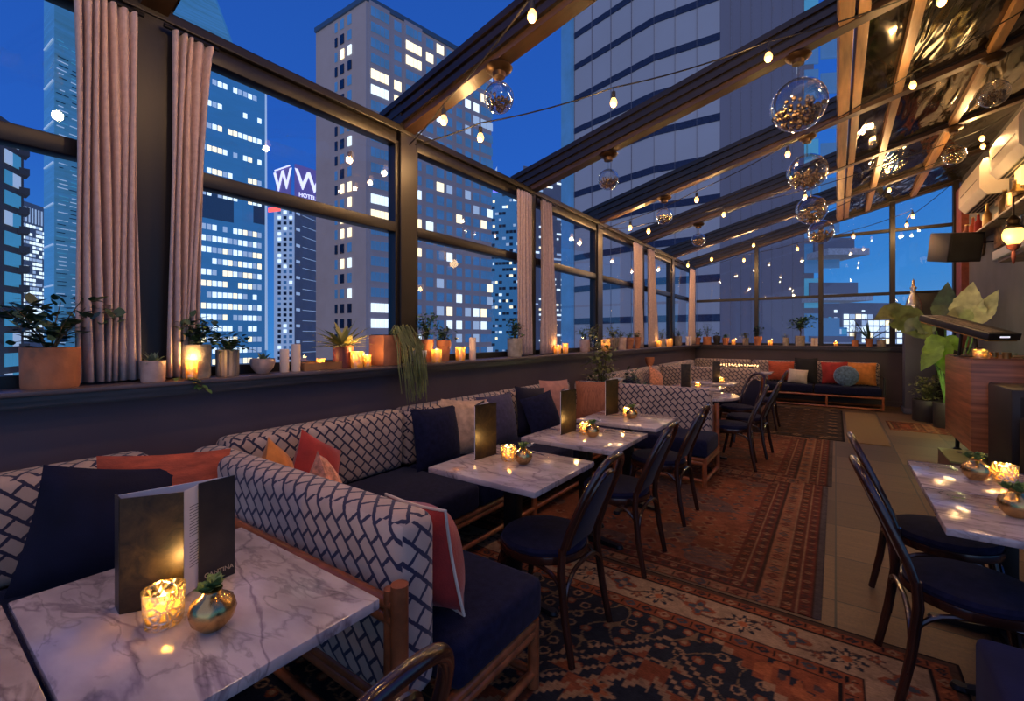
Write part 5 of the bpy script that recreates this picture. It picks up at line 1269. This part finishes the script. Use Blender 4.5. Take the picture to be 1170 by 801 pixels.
a=cw(307,178);b=cw(320,176); q=a; sg=empty('red_sign',(q[0],q[1],zat(240,178)),'small red lit sign beside the blue tower','sign'); slab(sg,a,b,0,1,zat(242.5,178),zat(238,178),.5,'sign_panel','sign_red')
# B1 brick apartments far left
A1=cw(-60,60);B1=cw(27,75); b1=building('dark brick apartment house with blue windows at the left edge',B1,radial(A1,B1),zat(150,75),'bld_brick')
w=[];U1=lambda px:hit(px,A1,B1)
for i in range(16):
    z=zat(165+22.3*i,74)
    for a,b in((4,12.5),(13,22)): w.append((A1,B1,U1(a),U1(b),z,2.1,random.choice(('win_cyan','win_cyan','win_cyan','win_soft'))))
    for a,b in((-40,-30),(-28,-18)): w.append((A1,B1,U1(a),U1(b),z,2.1,'win_cyan'))
windows(b1,w,70)
m=MB(); bx,by=B1
for i in range(11): z=zat(176+22.3*i,74)+45; m.box(-1.6,1.5,-.9,.5,z-.15,z+.9)
m.obj('balconies','bld_brick',b1)
# B1c white office slab behind
A=cw(24,150);B=cw(66,165); bb=building('white office slab with lit grid behind the brick apartments',B,radial(A,B),zat(238,160),'bld_slate')
w=[]
for i in range(28):
    z=zat(262+4.6*i,158)
    for k in range(11):
        if random.random()<.7: w.append((A,B,.03+.088*k,.03+.088*k+.062,z,.9,random.choice(('win_white','win_white','win_soft'))))
for k in range(12): w.append((A,B,.02+.082*k,.02+.082*k+.03,zat(250,158),5.,'win_soft'))
windows(bb,w,100)
# B1b lattice glass tower
A=cw(50,110);C=cw(62,105);B=cw(135,118); bb=building('tall blue glass lattice tower seen left of the curtain',C,quadpoly(A,C,B),zat(-120,110),'bld_glass')
w=[]; 
for i in range(150):
    z=70-.95*i
    for k in range(5): 
        if random.random()<.75: w.append((C,B,.02+.19*k+random.uniform(0,.05),.02+.19*k+random.uniform(.1,.18),z,.16,random.choice(('win_soft','win_cyan','win_dark','win_soft'))))
    if i%10==0: w.append((A,C,.1,.95,z,.3,'win_soft'))
windows(bb,w,60)
# B6 dark tower right of the beige one
A=cw(545,170);B=cw(604,165); bb=building('dark office tower with sparse lit floors right of the beige tower',B,radial(A,B),zat(214,167),'bld_blue')
w=[]
for i in range(32):
    z=zat(222,167)-2.3*i
    for k in range(14):
        if random.random()<.22: w.append((A,B,.02+.069*k,.02+.069*k+random.choice((.04,.06)),z,.9,random.choice(('win_white','win_warm','win_soft'))))
        elif random.random()<.5: w.append((A,B,.02+.069*k,.02+.069*k+.06,z,1.0,'win_dark'))
windows(bb,w,100); slab(bb,A,B,.25,1,zat(219,167),zat(211,167),.5,'blue_light_band','glow_blue')
MB().add([N for N in [(cw(562,168)[0]-B[0],cw(562,168)[1]-B[1],zat(214,168)+45),(cw(568,168)[0]-B[0],cw(568,168)[1]-B[1],zat(214,168)+45),(cw(568,168)[0]-B[0],cw(568,168)[1]-B[1],zat(190,168)+45),(cw(563,168)[0]-B[0],cw(563,168)[1]-B[1],zat(200,168)+45)]],[(0,1,2,3)]).obj('roof_screen','win_soft',bb,smooth=False)
# B8 tower with dense office lights
A=cw(598,140);B=cw(662,150); bb=building('slate office tower with scattered lights beyond the flaring curtain',B,radial(A,B),zat(196,145),'bld_slate')
w=[]
for i in range(46):
    z=zat(203,145)-1.62*i
    for k in range(12):
        pr=.42 if i>12 and 3<k<10 else (.5 if i in(1,2,3) and k in(2,3,4,5) else .14)
        if random.random()<pr: w.append((A,B,.03+.078*k,.03+.078*k+random.choice((.03,.06,.08)),z,.55,random.choice(('win_white','win_white','win_warm','win_soft'))))
windows(bb,w,100)
# B7 huge grey tower with dark horizontal grooves
P=[(8.1,58.9),(15.6,50.),(21.2,46.4),(29.9,45.2)]
def c2(l,d): return (-S_*d+C_*l, C_*d+S_*l)
Q=[c2(*p) for p in P]
poly=Q+[c2(56,85),c2(11.8,86)]
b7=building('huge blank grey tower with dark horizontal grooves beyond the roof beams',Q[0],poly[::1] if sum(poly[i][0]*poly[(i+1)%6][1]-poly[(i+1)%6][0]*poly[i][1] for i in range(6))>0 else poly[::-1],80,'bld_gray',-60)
for i in range(26):
    z=1.45+4.1*i-20.3+1.2
    for a,b in((Q[0],Q[1]),(Q[1],Q[2])): slab(b7,a,b,-.005,1.005,z,z+.75,.2,'groove','bld_groove')
slab(b7,Q[2],Q[3],0,1,-55,79.9,.3,'shaded_bay','bld_gray_shaded')  # facet turned from the light, its shade painted by a darker grey
m=MB(); bx,by=Q[0]
for k in range(1,9): slab(b7,Q[2],Q[3],k/9,k/9+.006,-55,79,.5,'panel_seam','bld_seam')
for a,b,n in((Q[0],Q[1],4),(Q[1],Q[2],3)):
    for k in range(n): slab(b7,a,b,k/n,k/n+.004,-55,79,.25,'panel_seam','bld_seam')
w=[]
for i in range(28):
    z=-22+3.45*i
    w.append((Q[2],Q[3],hit(918,Q[2],Q[3]),hit(934,Q[2],Q[3]),z,2.9,'win_blue' if i%4 else 'win_cyan')); w.append((Q[2],Q[3],hit(937,Q[2],Q[3]),hit(958,Q[2],Q[3]),z,2.0,'win_blue'))
windows(b7,w,56)
# blue glass return at the left edge of the grey tower
A=cw(646.5,61);B=cw(657,59.2); slab(b7,A,B,0,1,-55,79,1.5,'glass_return','win_blue'); w=[]
for i in range(16): w.append((A,B,.2,.75,-10+4.1*i,2.2,'win_warm' if i in(9,12,5) else 'win_soft' if i%3==0 else 'win_dark'))
windows(b7,w,16)
# balconies on the far edge, seen through the back window
for k,(py0,py1,x0,x1) in enumerate(((272,295,930,975),(323,345,925,979),(384,398,925,975))):
    a=c2((x0-CX)/F*44,44);b=c2((x1-CX)/F*44,44); o=slab(b7,a,b,0,1,zat(py1,44),zat(py1-7,44),4.,'balcony_slab','balcony_white'); o=slab(b7,a,b,0,1,zat(py1-7,44),zat(py0,44),.3,'balcony_rail','bld_slate')
# low lit buildings through the back windows
A=cw(962,120);B=cw(1046,125); bb=building('low white building with lit window grid behind the back window',B,radial(A,B),zat(356,122),'bld_slate')
w=[]
for i in range(9):
    z=zat(362+7.*i,122)
    for k in range(12):
        if random.random()<.85: w.append((A,B,.02+.08*k,.02+.08*k+.062,z,1.25,random.choice(('win_white','win_white','win_warm','win_soft'))))
windows(bb,w,100)
A=cw(925,165);B=cw(1030,170); bb=building('dark long building mass below the blue sky behind the back window',B,radial(A,B),zat(346,168),'bld_slate'); w=[]
for i in range(8):
    for k in range(16):
        if random.random()<.3: w.append((A,B,.02+.06*k,.05+.06*k,zat(356+8*i,168),1.,random.choice(('win_soft','win_white','win_cyan'))))
windows(bb,w,60)
A=cw(936,95);B=cw(968,95); bb=building('blue lit glass pavilion behind the back window, left of the white grid',B,radial(A,B),zat(374,95),'bld_blue'); w=[]
for i in range(4):
    for k in range(5): w.append((A,B,.04+.19*k,.20+.19*k,zat(379+8*i,95),1.1,random.choice(('win_cyan','win_blue','win_soft'))))
windows(bb,w,20)
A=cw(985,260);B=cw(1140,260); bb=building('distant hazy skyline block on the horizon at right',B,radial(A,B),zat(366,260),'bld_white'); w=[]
for k in range(24):
    for i in range(3):
        if random.random()<.5: w.append((A,B,.01+.04*k,.035+.04*k,zat(370+5*i,260),1.2,random.choice(('win_soft','win_white'))))
windows(bb,w,70)
struct(MB().box(-500,500,-200,600,-62,-60).obj('street_ground','bld_groove'))
cam=bpy.data.cameras.new('camera'); co=bpy.data.objects.new('camera',cam); COL.objects.link(co)
cam.sensor_fit='HORIZONTAL'; cam.sensor_width=36; cam.lens=36*F/1170; cam.shift_y=-(400.5-HY)/1170; cam.clip_end=3000; cam.clip_start=.05
co.location=(0,0,H); co.rotation_euler=(PI/2,0,YAW); scn.camera=co
w=bpy.data.worlds.new('dusk'); scn.world=w; w.use_nodes=True; n=w.node_tree; bg=n.nodes['Background']
tc=n.nodes.new('ShaderNodeTexCoord'); sp=n.nodes.new('ShaderNodeSeparateXYZ'); L(n,tc.outputs['Generated'],sp.inputs[0])
r=ramp(n,[(.0,(.09,.28,.60)),(.10,(.042,.235,.64)),(.40,(.019,.112,.53)),(1.,(.011,.058,.32))])
ad=N(n,'ShaderNodeMath',operation='MULTIPLY_ADD'); L(n,sp.outputs[0],ad.inputs[0]); ad.inputs[1].default_value=-.12; L(n,sp.outputs[2],ad.inputs[2])
L(n,ad.outputs[0],r.inputs[0]); L(n,r.outputs[0],bg.inputs[0]); bg.inputs[1].default_value=1.0
scn.view_settings.view_transform='Standard'; scn.view_settings.look='None'; scn.view_settings.exposure=0
l=bpy.data.lights.new('fill_sun','SUN'); l.energy=.35; l.angle=R(80); l.color=(1,.9,.86); o=bpy.data.objects.new('fill_sun',l); COL.objects.link(o); o.rotation_euler=(R(62),0,R(25))  # broad weak sun added to brighten the facades and room fronts

for p in ((-1.7,-.2,3.2),(-.5,.35,3.5),(.5,1.1,3.7),(-1.5,1.1,3.2)): lamp('fill_light',p,BULB_W*1.2,(1,.56,.24),.05)  # unseen warm fill lamps added overhead, without bulb bodies
